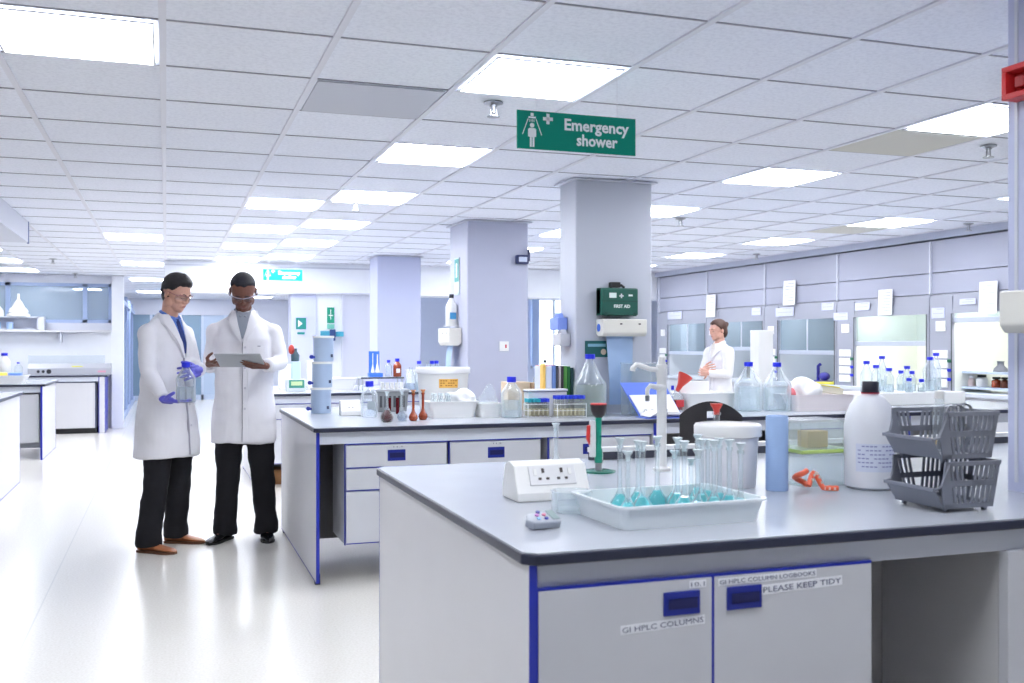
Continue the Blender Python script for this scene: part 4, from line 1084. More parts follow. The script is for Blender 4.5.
def head_shapes(m, H):
    """face towards -y in head space, z up; H maps head space to the person"""
    rot = H.to_euler()
    def E(c, r, e=None):
        v = bmesh.ops.create_uvsphere(m.bm, u_segments=20, v_segments=14, radius=1)['verts']
        T = H @ Matrix.Translation(c) @ (Euler(e).to_matrix().to_4x4() if e else Matrix()) @ Matrix.Diagonal((*r, 1))
        bmesh.ops.transform(m.bm, matrix=T, verts=v)
    E((0, .012, .032), (.074, .094, .084)); E((0, -.022, .018), (.066, .064, .072))      # skull, forehead
    E((0, -.028, -.035), (.058, .058, .062)); E((0, -.045, -.078), (.036, .036, .027)); E((0, -.06, -.088), (.02, .02, .018))    # jaw, chin
    for s in (-1, 1):
        E((s*.036, -.058, -.022), (.024, .022, .022)); E((s*.028, -.074, .021), (.024, .013, .007)); E((s*.052, -.0, -.055), (.016, .036, .032))    # cheek, brow, jaw angle
        E((s*.030, -.070, .003), (.0145, .0125, .0105))                                      # lids
        E((s*.078, .012, -.006), (.008, .018, .030), (0, 0, s*.3))                             # ear
        E((s*.011, -.088, -.027), (.0085, .0105, .008))
    m.prism([(-.009, 0), (.009, 0), (.006, .055), (-.006, .055)], .02, H @ Matrix.Translation((0, -.073, -.03)) @ Matrix.Rotation(math.radians(90+14), 4, 'X') @ Matrix.Translation((0, 0, 0)))
    E((0, -.094, -.024), (.0115, .013, .010))
    E((0, -.079, -.052), (.023, .011, .006)); E((0, -.077, -.062), (.021, .011, .0065))
def hair_mesh(H, mat, parent, kind='short'):
    m = MB(); v = bmesh.ops.create_uvsphere(m.bm, u_segments=48, v_segments=32, radius=1)['verts']
    for q in v:
        d = q.co.normalized()
        az = math.atan2(d.x, -d.y)       # 0 = face
        el = math.asin(max(-1, min(1, d.z)))
        a = abs(az)
        if kind == 'short': line = .46 if a < .75 else (.46-(a-.75)*1.0 if a < 1.35 else (-.16 if a < 1.75 else -.16-(a-1.75)*.42))
        elif kind == 'bun': line = .42 if a < .8 else (.42-(a-.8)*1.1)
        else: line = .50 if a < .9 else (.50-(a-.9)*.75 if a < 1.5 else (.05 if a < 1.8 else .05-(a-1.8)*.5))
        t = max(0, min(1, (el-line+.04*math.sin(az*9))/.26)); t = t*t*(3-2*t)
        g = 1.0+ (.125 if kind == 'short' else .045)*t if t > 0 else 1
        top = .03*max(0, math.sin(el))*(1 if kind == 'short' else .2)*max(0, math.cos(az-.5))*t
        c0 = Vector((0, .002, .030)); far = 0
        for c_, r_ in (((0, .012, .032), (.074, .094, .084)), ((0, -.022, .018), (.066, .064, .072)), ((0, .028, -.02), (.066, .078, .074))):
            o_ = c0-Vector(c_); A = sum((d[i]/r_[i])**2 for i in range(3)); B = 2*sum(o_[i]*d[i]/r_[i]**2 for i in range(3)); C = sum((o_[i]/r_[i])**2 for i in range(3))-1
            D = B*B-4*A*C
            if D > 0: far = max(far, (-B+math.sqrt(D))/(2*A))
        th = {'short': .009+.014*max(0, math.sin(el))+.008*max(0, math.cos(az))*max(0, math.sin(el)), 'cropped': .005, 'bun': .012}[kind]
        q.co = H @ (c0+d*(far-.006+(th+.006)*t))
    if kind == 'bun': m.ell(H @ Vector((0, .115, .05)), .032)
    return m.build('hair', mat, parent, smooth=True)
def glasses(H, parent, arm_mat):
    r = MB()
    for s in (-1, 1):
        r.tube([H @ Vector((s*.066, -.072, .010)), H @ Vector((s*.078, -.04, .012)), H @ Vector((s*.082, .01, .012)), H @ Vector((s*.080, .03, -.004))], .0028, 6)
    r.tube([H @ Vector((-.066, -.072, .018)), H @ Vector((-.035, -.098, .020)), H @ Vector((0, -.103, .016)), H @ Vector((.035, -.098, .020)), H @ Vector((.066, -.072, .018))], .0024, 6)
    g = r.build('safety_glasses', arm_mat, parent, smooth=True)
    l = MB(); rows = []
    for z in (.016, .002, -.016):
        rows.append([H @ Vector((.066*math.sin(a), -.04-.058*math.cos(a)+(.004 if z < 0 else 0), z)) for a in [math.radians(-80+20*k) for k in range(9)]])
    V = [[l.bm.verts.new(p) for p in row] for row in rows]
    for A_, B_ in zip(V, V[1:]):
        for i in range(8): l.bm.faces.new((A_[i], A_[i+1], B_[i+1], B_[i]))
    l.build('lens', G('lens_clear', (240, 244, 248), .08, .08, fres=1.25, edge=.2), g)
def shoe(m, heel, toe_dir, L=.285, k=1.):
    d = Vector((toe_dir[0], toe_dir[1], 0)).normalized(); s = Vector((-d.y, d.x, 0)); h = Vector(heel)
    rings = []
    for t, w, z1 in ((0, .026, .058), (.04, .034, .085), (.14, .037, .098), (.3, .038, .094), (.42, .039, .076), (.55, .044, .058), (.7, .048, .047), (.85, .042, .038), (.95, .028, .03), (1.0, .010, .02)):
        c = h+d*(t*L-.05); ring = []
        for i in range(16):
            a = 2*PI*i/16; x = math.cos(a); z = math.sin(a)
            zz = .012+(z1-.012)*(.5+.5*z)**(.8) if z > -.99 else .012
            ring.append(c+s*(x*w*(1 if z < .2 else 1-.45*max(0, z-.2)))+Vector((0, 0, zz)))
        rings.append(ring)
    m.loft(rings); return m
def sole(heel, toe_dir, L=.285):
    d = Vector((toe_dir[0], toe_dir[1], 0)).normalized(); s = Vector((-d.y, d.x, 0)); h = Vector(heel); m = MB(); pts = []
    P_ = ((-.004, .02), (.0, .030), (.1, .037), (.3, .037), (.45, .038), (.6, .046), (.75, .049), (.9, .038), (1.0, .014))
    for t, w in P_: pts.append(h+d*(t*L-.052)+s*w)
    for t, w in P_[::-1]: pts.append(h+d*(t*L-.052)-s*w)
    a = [m.bm.verts.new(p+Vector((0, 0, .001))) for p in pts]; b = [m.bm.verts.new(p+Vector((0, 0, .016))) for p in pts]
    m.bm.faces.new(a[::-1]); m.bm.faces.new(b); n = len(pts)
    for i in range(n): m.bm.faces.new((a[i], a[(i+1) % n], b[(i+1) % n], b[i]))
    return m
def make_person(loc, rz, label, P):
    r = empty('person', loc, rz, label, 'person')
    H = Matrix.Translation(P['head']) @ Matrix.Rotation(P.get('hyaw', 0), 4, 'Z') @ Matrix.Rotation(P.get('hpitch', 0), 4, 'X') @ Matrix.Scale(P.get('hs', 1.03), 4)
    sk = P['skin']; coat = P['coat']; shR, shL = Vector(P['shR']), Vector(P['shL'])
    neck = Vector(P['neck'])
    # one continuous body
    m = MB(); head_shapes(m, H)
    m.caps(neck+Vector((0, .005, -.06)), H @ Vector((0, .025, -.045)), .056, .054, 16)
    hip = coat[-2][0]
    m.loft([sup(c[1], c[2], c[0], c[3]*.8, c[4]*.8) for c in coat if c[0] > .8])
    for k in ('R', 'L'):
        sh, el, wr = Vector(P['sh'+k]), Vector(P['el'+k]), Vector(P['wr'+k])
        m.caps(sh, el, .045, .036); m.caps(el, wr, .036, .024)
        hp, kn, an = (Vector(q) for q in P['leg'+k])
        m.caps(hp, kn, .075, .052); m.caps(kn, an+Vector((0, 0, -.02)), .05, .030); m.caps(an+Vector((0, 0, -.03)), an+Vector((P['toe'+k][0], P['toe'+k][1], 0)).normalized()*.11+Vector((0, 0, -.066)), .024, .016)
        hd = P['hand'+k]
        if not P.get('gloves'): hand(m, wr, *hd, spread=P.get('spread', .12), thumb_curl=P.get('tc', .5))
        else: hand(m, wr, *hd, inflate=-.0015)
    m.build('body', sk, r, remesh=.0045, sm=2)
    hair_mesh(H, P['hairm'], r, P.get('hair', 'short'))
    # brows and lashes
    e = MB()
    for s in (-1, 1):
        e.tube([H @ Vector((s*.012, -.087, .020)), H @ Vector((s*.03, -.088, .026)), H @ Vector((s*.047, -.076, .021))], [.0028, .0034, .002], 6)
    e.build('eyebrows', P['hairm'], r)
    e = MB()
    for s in (-1, 1): e.tube([H @ Vector((s*.018, -.081, -.001)), H @ Vector((s*.03, -.0835, -.004)), H @ Vector((s*.043, -.077, -.001))], .0016, 6)
    e.build('eyelashes', P['hairm'], r)
    e = MB().ell(H @ Vector((0, -.0865, -.052)), (.017, .0045, .0032), H.to_euler()).ell(H @ Vector((0, -.0845, -.0605)), (.015, .005, .0042), H.to_euler())
    e.build('lips', P['lips'], r, smooth=True)
    if P.get('beard'):
        b = MB(); 
        for c, q in (((0, -.045, -.080), (.0385, .0385, .028)), ((0, -.028, -.058), (.0595, .0590, .040))):
            v = bmesh.ops.create_uvsphere(b.bm, u_segments=24, v_segments=16, radius=1)['verts']; bmesh.ops.transform(b.bm, matrix=H @ Matrix.Translation(c) @ Matrix.Diagonal((*q, 1)), verts=v)
        bb = b.build('beard', P['hairm'], r, smooth=True)
        for v in bb.data.vertices:
            q = H.inverted() @ v.co
            if q.z > -.068: v.co = H @ Vector((q.x*.82, q.y*.72, q.z))
    if P.get('glasses'): glasses(H, r, P['glasses'])
    # trousers
    t = MB()
    for k in ('R', 'L'):
        hp, kn, an = (Vector(q) for q in P['leg'+k])
        pts = [hp+Vector((0, 0, .1)), hp, (hp+kn)/2, kn, kn*.6+an*.4, kn*.25+an*.75, an+Vector((0, -.004, .03)), an+Vector((0, -.008, -.040)), an+Vector((0, -.008, -.058))]
        t.tube(pts, [q*P.get('tk', 1) for q in (.09, .100, .096, .084, .080, .078, .080, .086, .084)], 20)
        f = (kn*.3+an*.7)
    tr = t.build('trousers', P.get('trou', TROU), r, remesh=.011, sm=3)
    dm = bpy.data.textures.new('creases', 'CLOUDS'); dm.noise_scale = .11
    md = tr.modifiers.new('creases', 'DISPLACE'); md.texture = dm; md.strength = .022; md.mid_level = .5
    for k in ('R', 'L'):
        an = Vector(P['leg'+k][2]); hl = Vector((an.x, an.y, 0))-Vector((P['toe'+k][0], P['toe'+k][1], 0)).normalized()*.02
        so = shoe(MB(), hl, P['toe'+k]).build('shoe', P['shoe'], r, smooth=True)
        sole(hl, P['toe'+k]).build('sole', P['solem'], so)
    # lab coat: torso and sleeves as one cloth surface
    c = MB()
    c.loft([sup(q[1], q[2], q[0], q[3], q[4]) for q in coat])
    for k in ('R', 'L'):
        sh, el, wr = Vector(P['sh'+k]), Vector(P['el'+k]), Vector(P['wr'+k])
        d = (wr-el).normalized()
        c.caps(sh, (sh+el)/2, .068, .061, 20); c.caps((sh+el)/2, el, .061, .055, 20); c.caps(el, el*.45+wr*.55, .055, .047, 20)
        c.tube([el*.5+wr*.5, wr-d*.012], [.047, .044], 20)
        c.caps(sh, neck+Vector((0, 0.01, -.045)), .058, .046, 20)
    ct = c.build('lab_coat', COAT, r, remesh=.009, sm=7)
    tx_ = bpy.data.textures.new('coat_folds', 'CLOUDS'); tx_.noise_scale = .16; tx_.noise_depth = 1
    md = ct.modifiers.new('folds', 'DISPLACE'); md.texture = tx_; md.strength = .026; md.mid_level = .5
    zt = P['vtop']; zb_ = P['vbot']; vx = P.get('vx', 0.); vw = P.get('vw', .05); O = .012
    # shirt, tie and lapels in the neck opening
    patch(coat, [(zt, vx-vw, vx+vw), (zb_, vx-.004, vx+.004)], O+.006, .02).build('shirt', P['shirt'], r, smooth=True)
    if P.get('tie'): patch(coat, [(zt-.02, vx-.014, vx+.014), ((zt+zb_)/2-.02, vx-.018, vx+.018), (zb_, vx-.006, vx+.006)], O+.012, .012, 3).build('tie', P['tie'], r, smooth=True)
    for s in (-1, 1):
        patch(coat, sorted_rows([(zt+.012, vx+s*vw, vx+s*(vw+.035)), (zt-.05, vx+s*vw*.72, vx+s*(vw+.055)), (zb_-.03, vx+s*.004, vx+s*.012)], s), O+.014, .01, 4).build('lapel', COAT, r, smooth=True)
    z_low = coat[-1][0]
    patch(coat, [(zb_-.02, vx-.0015, vx+.0015), (z_low+.02, vx-.0015+P.get('slit_dx', 0), vx+.0015+P.get('slit_dx', 0))], O+.003, .004, 1).build('front_seam', M('coat_seam', (176, 174, 186), .8), r)
    patch(coat, [(zb_-.02, vx+.004, vx+.034), (z_low+.02, vx+.004, vx+.034)], O+.002, .003, 3).build('placket', COAT, r, smooth=True)
    for j in range(4):
        z = zb_-.06-j*.14; MB().ell((vx+.018, front_y(coat, vx+.018, z)-O-.004, z), (.008, .003, .008), seg=10, ringc=6).build('button', M('button_pale', (206, 204, 214), .4), r)
    if P.get('pocket'):
        x0, x1, z0, z1 = P['pocket']; po = patch(coat, [(z1, x0, x1), (z0+.01, x0, x1), (z0, x0+.02, x1-.02)], O+.004, .004, 4).build('chest_pocket', COAT, r, smooth=True)
        patch(coat, [(z1+.001, x0+.03, x1-.03), (z1-.004, x0+.03, x1-.03)], O+.008, .003, 2).build('pocket_mark', M('mark_dark', (120, 120, 140), .6), po)
    # collar stands around the neck
    cb = MB()
    for s in (-1, 1):
        cb.tube([neck+Vector((0, .062, -.005)), neck+Vector((s*.045, .05, -.006)), neck+Vector((s*.068, .005, -.022)), neck+Vector((s*.058, -.045, -.05)), Vector((vx+s*(vw+.006), front_y(coat, vx+s*vw, zt-.03)-.014, zt-.03))], [.014, .015, .016, .015, .010], 8)
    cb.build('collar', COAT, r, smooth=True)
    sc2 = MB()
    for s in (-1, 1): sc2.tube([neck+Vector((0, .052, .014)), neck+Vector((s*.042, .036, .012)), neck+Vector((s*.056, -.005, -.004)), neck+Vector((s*.036, -.055, -.035)), Vector((vx+s*.012, front_y(coat, vx, zt-.03)-.018, zt-.035))], [.010, .012, .013, .012, .010], 8)
    sc2.build('shirt_collar', P['shirt'], r, smooth=True)
    if P.get('gloves'):
        for k in ('R', 'L'):
            g = MB(); wr, el = Vector(P['wr'+k]), Vector(P['el'+k]); d = (wr-el).normalized()
            hand(g, wr, *P['hand'+k], inflate=.0012); g.caps(wr-d*.03, wr, .030, .024, 14)
            g.build('glove', P['gloves'], r, remesh=.0035, sm=1)
    return r
def sorted_rows(rows, s): return [(z, min(a, b), max(a, b)) for z, a, b in rows]

def screen_frame(u, d, phi):
    """origin on the floor at pixel column u, depth d; person turned by phi from facing the camera.
    returns (location, rotation, converter from (right, depth, up) about that origin to person space)"""
    l = (u-512)/FPX*d; loc = (d*S_+l*C_, d*C_-l*S_, 0)
    def conv(x, y, z):
        c, s = math.cos(-phi), math.sin(-phi); return (x*c-y*s, x*s+y*c, z)
    def px(u2, v2, dd):      # point seen at pixel (u2, v2), dd metres beyond the person's own depth
        return conv((u2-512)/FPX*(d+dd)-l, dd, CAM_H-(v2-VH)/FPX*(d+dd))
    return loc, -YAW+phi, conv, px

# --- man with glasses, blue shirt and gloves, holding the bottle
locL, rL, cv, px1 = screen_frame(168, 6.75, math.radians(64))
headL = px1(176.5, 294, -.02); neckL = px1(169.5, 313.5, .0)
secL = [(1.575, 0, .02, .060, .056), (1.53, 0, .02, .105, .076), (1.46, 0, .018, .165, .104), (1.38, 0, .008, .182, .126), (1.2, 0, .005, .175, .135), (1.05, 0, .01, .182, .152), (.9, 0, .01, .200, .170), (.75, 0, .01, .212, .182), (.625, 0, .01, .222, .190), (.615, 0, .01, .222, .188)]
# trousers and feet: near foot (his own right) at (-.10,-.17), rear foot at (.05, +.13)
def SC(x, y, z): return cv(x, y, z)
PL = dict(head=headL, neck=neckL, hyaw=math.radians(4), hpitch=math.radians(22), hs=1.05, skin=skin_mat('skin_light', (206, 158, 138)), lips=M('lips_light', (176, 104, 96), .5),
    hairm=M('hair_black', (28, 24, 28), .55, var=.2, scale=50, bump=.5, bscale=70), hair='short', coat=secL, shR=(-.168, .015, 1.445), shL=(.168, .015, 1.445),
    elR=px1(148, 372, -.22), wrR=px1(164, 400, -.36), elL=px1(193, 366, .10), wrL=px1(199.5, 370, -.20),
    handR=(Vector(SC(1, -.05, -.10)), Vector(SC(.05, .1, 1)), 1, (.10, .12, .14, .2)),
    handL=(Vector(SC(-.30, -.90, -.12)), Vector(SC(-1, .25, -.25)), -1, (.7, .75, .8, .85)),
    legR=(SC(-.04, -.07, .86), SC(-.035, -.11, .50), SC(-.075, -.16, .10)), legL=(SC(.02, .08, .86), SC(.045, .10, .50), SC(-.005, .16, .10)),
    toeR=SC(.97, -.30, 0), toeL=SC(.98, -.12, 0), shoe=M('tan_leather', (168, 104, 66), .4, var=.1, scale=20), solem=M('brown_sole', (104, 66, 44), .6),
    glasses=M('glasses_pink', (150, 90, 100), .4), shirt=cloth('shirt_blue', (92, 128, 206)), tie=cloth('tie_navy', (34, 52, 120)), vtop=1.56, vbot=1.31, vx=.01, vw=.055, gloves=GLOVE)
make_person(locL, rL, 'man with dark hair in white lab coat, blue shirt and violet gloves, holding a bottle', PL)
# the bottle in his hands
MR = Matrix.Rotation(rL, 4, 'Z')
def world_of(loc, rz, p): return Matrix.Translation(loc) @ Matrix.Rotation(rz, 4, 'Z') @ Vector(p)
bp = world_of(locL, rL, px1(186, 402.5, -.365))
reagent_bottle('reagent_bottle', bp, .060, .258, 'clear glass bottle with blue cap held in the violet gloved hands', fill=.55, capz=.13, capr=.027)

# --- man in dark trousers reading the tablet
locR, rR, cv2, px2 = screen_frame(244, 7.02, math.radians(11))
secR = [(1.605, 0, .012, .064, .062), (1.565, 0, .012, .108, .084), (1.485, 0, .01, .180, .114), (1.40, 0, .0, .202, .138), (1.22, 0, -.003, .196, .138), (1.08, 0, -.003, .198, .146), (.92, 0, -.003, .212, .158), (.78, 0, -.003, .222, .166), (.70, 0, -.003, .224, .168), (.685, 0, -.003, .224, .166)]
PR = dict(head=px2(243, 292, -.07), neck=(0, -.0, 1.618), hyaw=math.radians(2), hpitch=math.radians(36), hs=1.13, skin=skin_mat('skin_dark', (112, 70, 56)), lips=M('lips_dark', (128, 72, 68), .5),
    hairm=M('hair_navy_black', (24, 24, 34), .7, bump=.6, bscale=120), hair='cropped', beard=False, coat=secR, shR=(-.195, .01, 1.455), shL=(.195, .01, 1.455),
    elR=px2(210, 366, .0), wrR=px2(209, 364, -.26), elL=px2(281, 362, -.0), wrL=px2(266, 366, -.30),
    handR=(Vector((.62, -.75, .05)), Vector((.2, .3, .9)), 1, (.35, .4, .45, .5)),
    handL=(Vector((-.94, -.30, .02)), Vector((-.05, .35, .93)), -1, (.18, .2, .25, .3)),
    legR=(SC(0, 0, 0) and (-.10, .0, .86), (-.105, -.01, .50), (-.13, .02, .10)), legL=((.10, .0, .86), (.125, -.01, .50), (.15, .03, .10)),
    toeR=(-.45, -.9, 0), toeL=(.12, -1, 0), shoe=M('black_leather', (24, 24, 28), .22, coat=.3), solem=M('black_sole', (20, 20, 22), .6),
    glasses=M('glasses_clear', (170, 170, 190), .3), shirt=cloth('shirt_grey', (150, 156, 168)), vtop=1.595, vbot=1.41, vx=0., vw=.055, tc=1.3, pocket=(.07, .15, 1.25, 1.36))
make_person(locR, rR, 'man with cropped hair in white lab coat and black trousers, reading a tablet', PR)
tp = world_of(locR, rR, px2(240, 360.5, -.40))
r = empty('tablet_computer', tp, rR-math.radians(8), 'grey backed tablet computer held by the man with cropped hair', 'tablet')
TT = Matrix.Rotation(math.radians(64), 4, 'X')
MB().box(-.15, .15, -.004, .004, -.10, .10, mat=TT).build('shell', M('tablet_grey', (172, 176, 180), .35, metal=.2), r, bevel=.003)
MB().box(-.142, .142, .004, .0046, -.092, .092, mat=TT).build('screen', M('screen_black', (20, 22, 26), .1), r)

# --- woman at the fume hoods
d3 = 11.3
locW, rW, cv3, px3 = screen_frame(719, d3, math.radians(-58))
secW = [(1.385, 0, .012, .058, .054), (1.35, 0, .012, .10, .075), (1.29, 0, .01, .138, .09), (1.2, 0, -.004, .148, .104), (1.05, 0, -.0, .135, .10), (.9, 0, 0, .155, .12), (.75, 0, 0, .19, .15), (.6, 0, 0, .2, .155), (.585, 0, 0, .2, .155)]
PW = dict(head=(0, -.02, 1.53), neck=(0, .0, 1.40), hyaw=math.radians(-10), hpitch=math.radians(8), skin=skin_mat('skin_rose', (214, 164, 146)), lips=M('lips_light', (176, 104, 96), .5),
    hairm=M('hair_brown', (78, 52, 44), .6, var=.2, scale=50), hair='bun', coat=secW, shR=(-.145, 0, 1.285), shL=(.145, 0, 1.285),
    elR=(-.195, -.05, 1.04), wrR=(-.04, -.20, 1.09), elL=(.195, -.05, 1.04), wrL=(.05, -.22, 1.05),
    handR=(Vector((.9, -.1, .1)), Vector((0, 1, 0)), 1, (.3, .3, .35, .4)), handL=(Vector((-.9, -.1, .12)), Vector((0, 1, 0)), 1, (.3, .3, .35, .4)),
    legR=((-.08, .0, .78), (-.085, -.01, .46), (-.09, .02, .10)), legL=((.08, .0, .78), (.085, -.01, .46), (.09, .02, .10)),
    toeR=(-.1, -1, 0), toeL=(.1, -1, 0), shoe=M('black_leather', (24, 24, 28), .22, coat=.3), solem=M('black_sole', (20, 20, 22), .6),
    tk=.78, shirt=cloth('shirt_cream', (226, 222, 218)), vtop=1.36, vbot=1.22, vx=0., vw=.045)
make_person(locW, rW, 'woman with tied brown hair and white lab coat standing before the fume hoods', PW)

# ================================================================== WARE ON THE SECOND BENCH
def xyY(u, Y): return (atY(u, Y), Y)
# stack of three blue grey cylinders with taps
for k, (lab) in enumerate(('bottom pale blue cylinder with navy tap, under two others at the bench end', 'middle pale blue cylinder of the stack of three at the bench end', 'top pale blue cylinder of the stack of three at the bench end')):
    x, y = at(321+k*1.2, 413, BZ)
    r = empty('tapped_cylinder', (x, y, Z9+k*.1765), .1*k, lab, 'container', 'stacked cylinders with navy taps')
    MB().lathe([(0, 0), (.066, 0), (.068, .004), (.068, .165), (.071, .168), (.071, .175), (.064, .176), (0, .174)], seg=36).build('body', M('blue_grey_plastic', (176, 196, 222), .3), r, smooth=True)
    MB().lathe([(.0685, .16), (.0735, .162), (.0735, .1755), (.066, .1755)], seg=32).build('rim', WPL, r, smooth=True)
    t = MB().tube([(-.066, -.01, .03), (-.085, -.012, .03), (-.098, -.012, .042)], .008, 8).ell((-.088, -.012, .032), (.016, .012, .014)); t.build('tap', M('navy_tap', (34, 50, 150), .4), r, smooth=True)
    MB().box(.030, .045, -.064, -.059, .03, .05).build('level_mark', M('dark_mark', (70, 80, 110), .5), r)
def socket_small(loc, label, W=.135, H=.10, rz=0):
    r = empty('socket_box', loc, rz, label, 'socket box')
    MB().prism([(0, 0), (.09, 0), (.09, .03), (.07, H), (.035, H), (.0, .03)], W, Matrix(((0, 0, 1, 0), (1, 0, 0, 0), (0, 1, 0, 0), (0, 0, 0, 1)))).build('housing', WPL, r, bevel=.004)
    T = Matrix.Translation((.02, .012, .04)) @ Matrix.Rotation(-.55, 4, 'X')
    p = MB().box(.0, W-.04, -.006, 0, -.005, .05, mat=T).build('face_plate', M('socket_plate_white', (226, 226, 228), .3), r, bevel=.002)
    c = (W-.04)/2
    MB().box(c-.004, c+.004, -.0075, -.005, .03, .042, mat=T).box(c-.016, c-.008, -.0075, -.005, .010, .016, mat=T).box(c+.008, c+.016, -.0075, -.005, .010, .016, mat=T).build('socket_holes', M('socket_hole', (70, 60, 60), .6), p)
socket_small((*at(341, 416, BZ), Z9), 'small white socket box beside the stacked blue cylinders')
reagent_bottle('reagent_bottle', (*at(369.5, 417, BZ), Z9), .055, .232, 'clear blue capped bottle between the small socket box and grey heating block', fill=.0, etch=M('etch_grey', (150, 160, 166), .6), capr=.026, capz=.15)
# grey block with tubes
r = empty('heating_block', (*at(377, 412, BZ), Z9), .0, 'grey heating block holding white tubes behind the small flasks', 'heating block')
MB().prism([(0, 0), (.215, 0), (.225, .14), (-.01, .14)], .15, Matrix.Translation((0, .15, 0)) @ Matrix.Rotation(PI/2, 4, 'X')).build('block', M('block_grey', (138, 142, 146), .45), r, bevel=.006)
MB().box(-.02, .235, -.01, .16, .14, .155).build('top_plate', M('block_top_grey', (176, 180, 184), .35), r, bevel=.004)
for k in range(5):
    MB().lathe([(0, .156), (.013, .156), (.013, .195), (.015, .196), (.015, .203), (0, .203)], (.045+k*.034, .03, 0), seg=16).build('tube', WPL, r, smooth=True)
for k in range(6): MB().box(.02+k*.032, .036+k*.032, -.003, .0, .03, .11).build('vent_slot', M('slot_dark', (70, 74, 80), .6), r)
ST = M('clear_stopper', (220, 230, 234), .25)
WINE = G('wine_liquid', (120, 24, 40), .6, .08); CLW = G('clear_solution', (220, 226, 236), .3, .08)
vol_flask('volumetric_flask', (*at(387, 422, BZ), Z9), .040, .165, 'clear flask with dark red contents before the grey heating block', WINE, stopper=ST, neck_r=.008)
vol_flask('volumetric_flask', (*at(402, 421, BZ), Z9), .033, .17, 'clear empty flask between the dark red one and the amber ones', CLW, stopper=ST, neck_r=.008)
MB_r = empty('measuring_tube', (*at(393.5, 414, BZ), Z9), 0, 'pair of narrow tubes with dark red fill behind the small flasks', 'tube')
for dx in (-.028, .028): MB().lathe([(0, 0), (.012, 0), (.012, .11), (0, .11)], (dx, 0, .0), seg=12).build('red_column', WINE, MB_r, smooth=True); 
AMB = M('amber_solid', (146, 58, 26), .2, coat=.5)
vol_flask('volumetric_flask', (*at(413.3, 421, BZ), Z9), .029, .17, 'amber glass flask nearest the clear one, first of the amber pair', None, glass=AMB, stopper=M('amber_stopper', (214, 140, 84), .3), neck_r=.0085)
vol_flask('volumetric_flask', (*at(423, 420, BZ), Z9), .030, .17, 'amber glass flask of the pair standing closest to the white tray', None, glass=AMB, stopper=M('amber_stopper', (214, 140, 84), .3), neck_r=.0085)
# big lidded tub with orange label
r = empty('lidded_tub', (atY(443, 6.72), 6.72, Z9), 0, 'large round white tub with lid and orange label behind the white tray', 'bucket')
MB().lathe([(0, 0), (.155, 0), (.16, .006), (.178, .27), (0, .27)], seg=48).build('body', WPL, r, smooth=True)
MB().lathe([(0, .268), (.18, .268), (.189, .272), (.19, .305), (.183, .312), (0, .312)], seg=48).build('lid', M('lid_white', (232, 232, 234), .3), r, smooth=True)
lb = MB()
for k in range(8):
    a0, a1 = math.radians(246+k*5.5), math.radians(246+(k+1)*5.5); v = [lb.bm.verts.new((R_*math.cos(a), R_*math.sin(a), z)) for a, z, R_ in ((a0, .175, .1735), (a1, .175, .1735), (a1, .235, .1775), (a0, .235, .1775))]; lb.bm.faces.new(v)
lo = lb.build('label', M('orange_label', (238, 186, 92), .6), r)
m = MB()
for j in range(3):
    for k in range(7):
        if (j+k) % 4 == 3: continue
        a0 = math.radians(249+k*5.6); a1 = a0+math.radians(4); z = .22-j*.016; R_ = .1772
        v = [m.bm.verts.new((R_*math.cos(a), R_*math.sin(a), zz)) for a, zz in ((a0, z), (a1, z), (a1, z+.007), (a0, z+.007))]; m.bm.faces.new(v)
m.build('label_print', M('print_brown', (178, 116, 40), .6), lo)
# white trays with crumpled tissues
x, y = at(454, 418, BZ)
basin('white_tray', (x, y+.10, Z9), .33, .20, .105, 'white tray heaped with clear vials and crumpled tissue', WPL, taper=.86)
def crumple(name, loc, r3, label, mat, seed=1, amp=.35, cat='tissue'):
    m = MB(); v = bmesh.ops.create_icosphere(m.bm, subdivisions=4, radius=1)['verts']; rnd = random.Random(seed)
    P_ = [Vector((rnd.gauss(0, 1), rnd.gauss(0, 1), rnd.gauss(0, 1))).normalized() for _ in range(26)]; A_ = [rnd.uniform(-1, 1) for _ in P_]
    for q in v:
        d = q.co.normalized(); f = 1+amp*sum(a*math.exp(-14*(1-d.dot(p))) for a, p in zip(A_, P_))
        q.co = Vector((d.x*r3[0]*f, d.y*r3[1]*f, max(0, (d.z+.6)/1.6)*r3[2]*f*1.2))
    o = m.build(name, mat, smooth=True, loc=loc); return tag(o, label, cat)
TIS = M('tissue_white', (240, 241, 244), .9, bump=.5, bscale=40)
crumple('crumpled_tissue', (x+.09, y+.10, Z9+.085), (.085, .07, .085), 'crumpled white tissue in the white tray with vials', TIS, 2)
for k in range(6):
    vx_, vy_ = x-.11+(k % 3)*.045, y+.06+(k//3)*.05
    r = empty('glass_vial', (vx_, vy_, Z9+.006), 0, ('clear vial in the white tray, front row %s' % ('nearest the amber flasks', 'middle', 'beside the tissue')[k] if k < 3 else 'clear vial in the white tray, rear row %s' % ('nearest the amber flasks', 'middle', 'beside the tissue')[k-3]), 'vial', 'clear vials in the white tray')
    MB().lathe([(0, 0), (.016, 0), (.016, .11), (.010, .12), (.011, .14), (0, .14)], seg=14).build('body', GLASS, r, smooth=True); MB().lathe([(0, .135), (.012, .135), (.012, .15), (0, .15)], seg=12).build('cap', ST, r, smooth=True)
x, y = at(492, 417.5, BZ)
basin('white_tray', (x, y+.09, Z9), .15, .18, .09, 'small white tray holding white wrapped items beside the blue capped bottle', WPL, taper=.88)
crumple('crumpled_tissue', (x, y+.09, Z9+.06), (.06, .06, .085), 'crumpled clear wrap in the small white tray', FILM, 5)
reagent_bottle('reagent_bottle', (*at(511.5, 417.5, BZ), Z9), .068, .262, 'one litre clear bottle with blue cap beside the test tube racks', fill=.6, capr=.030, capz=.13)
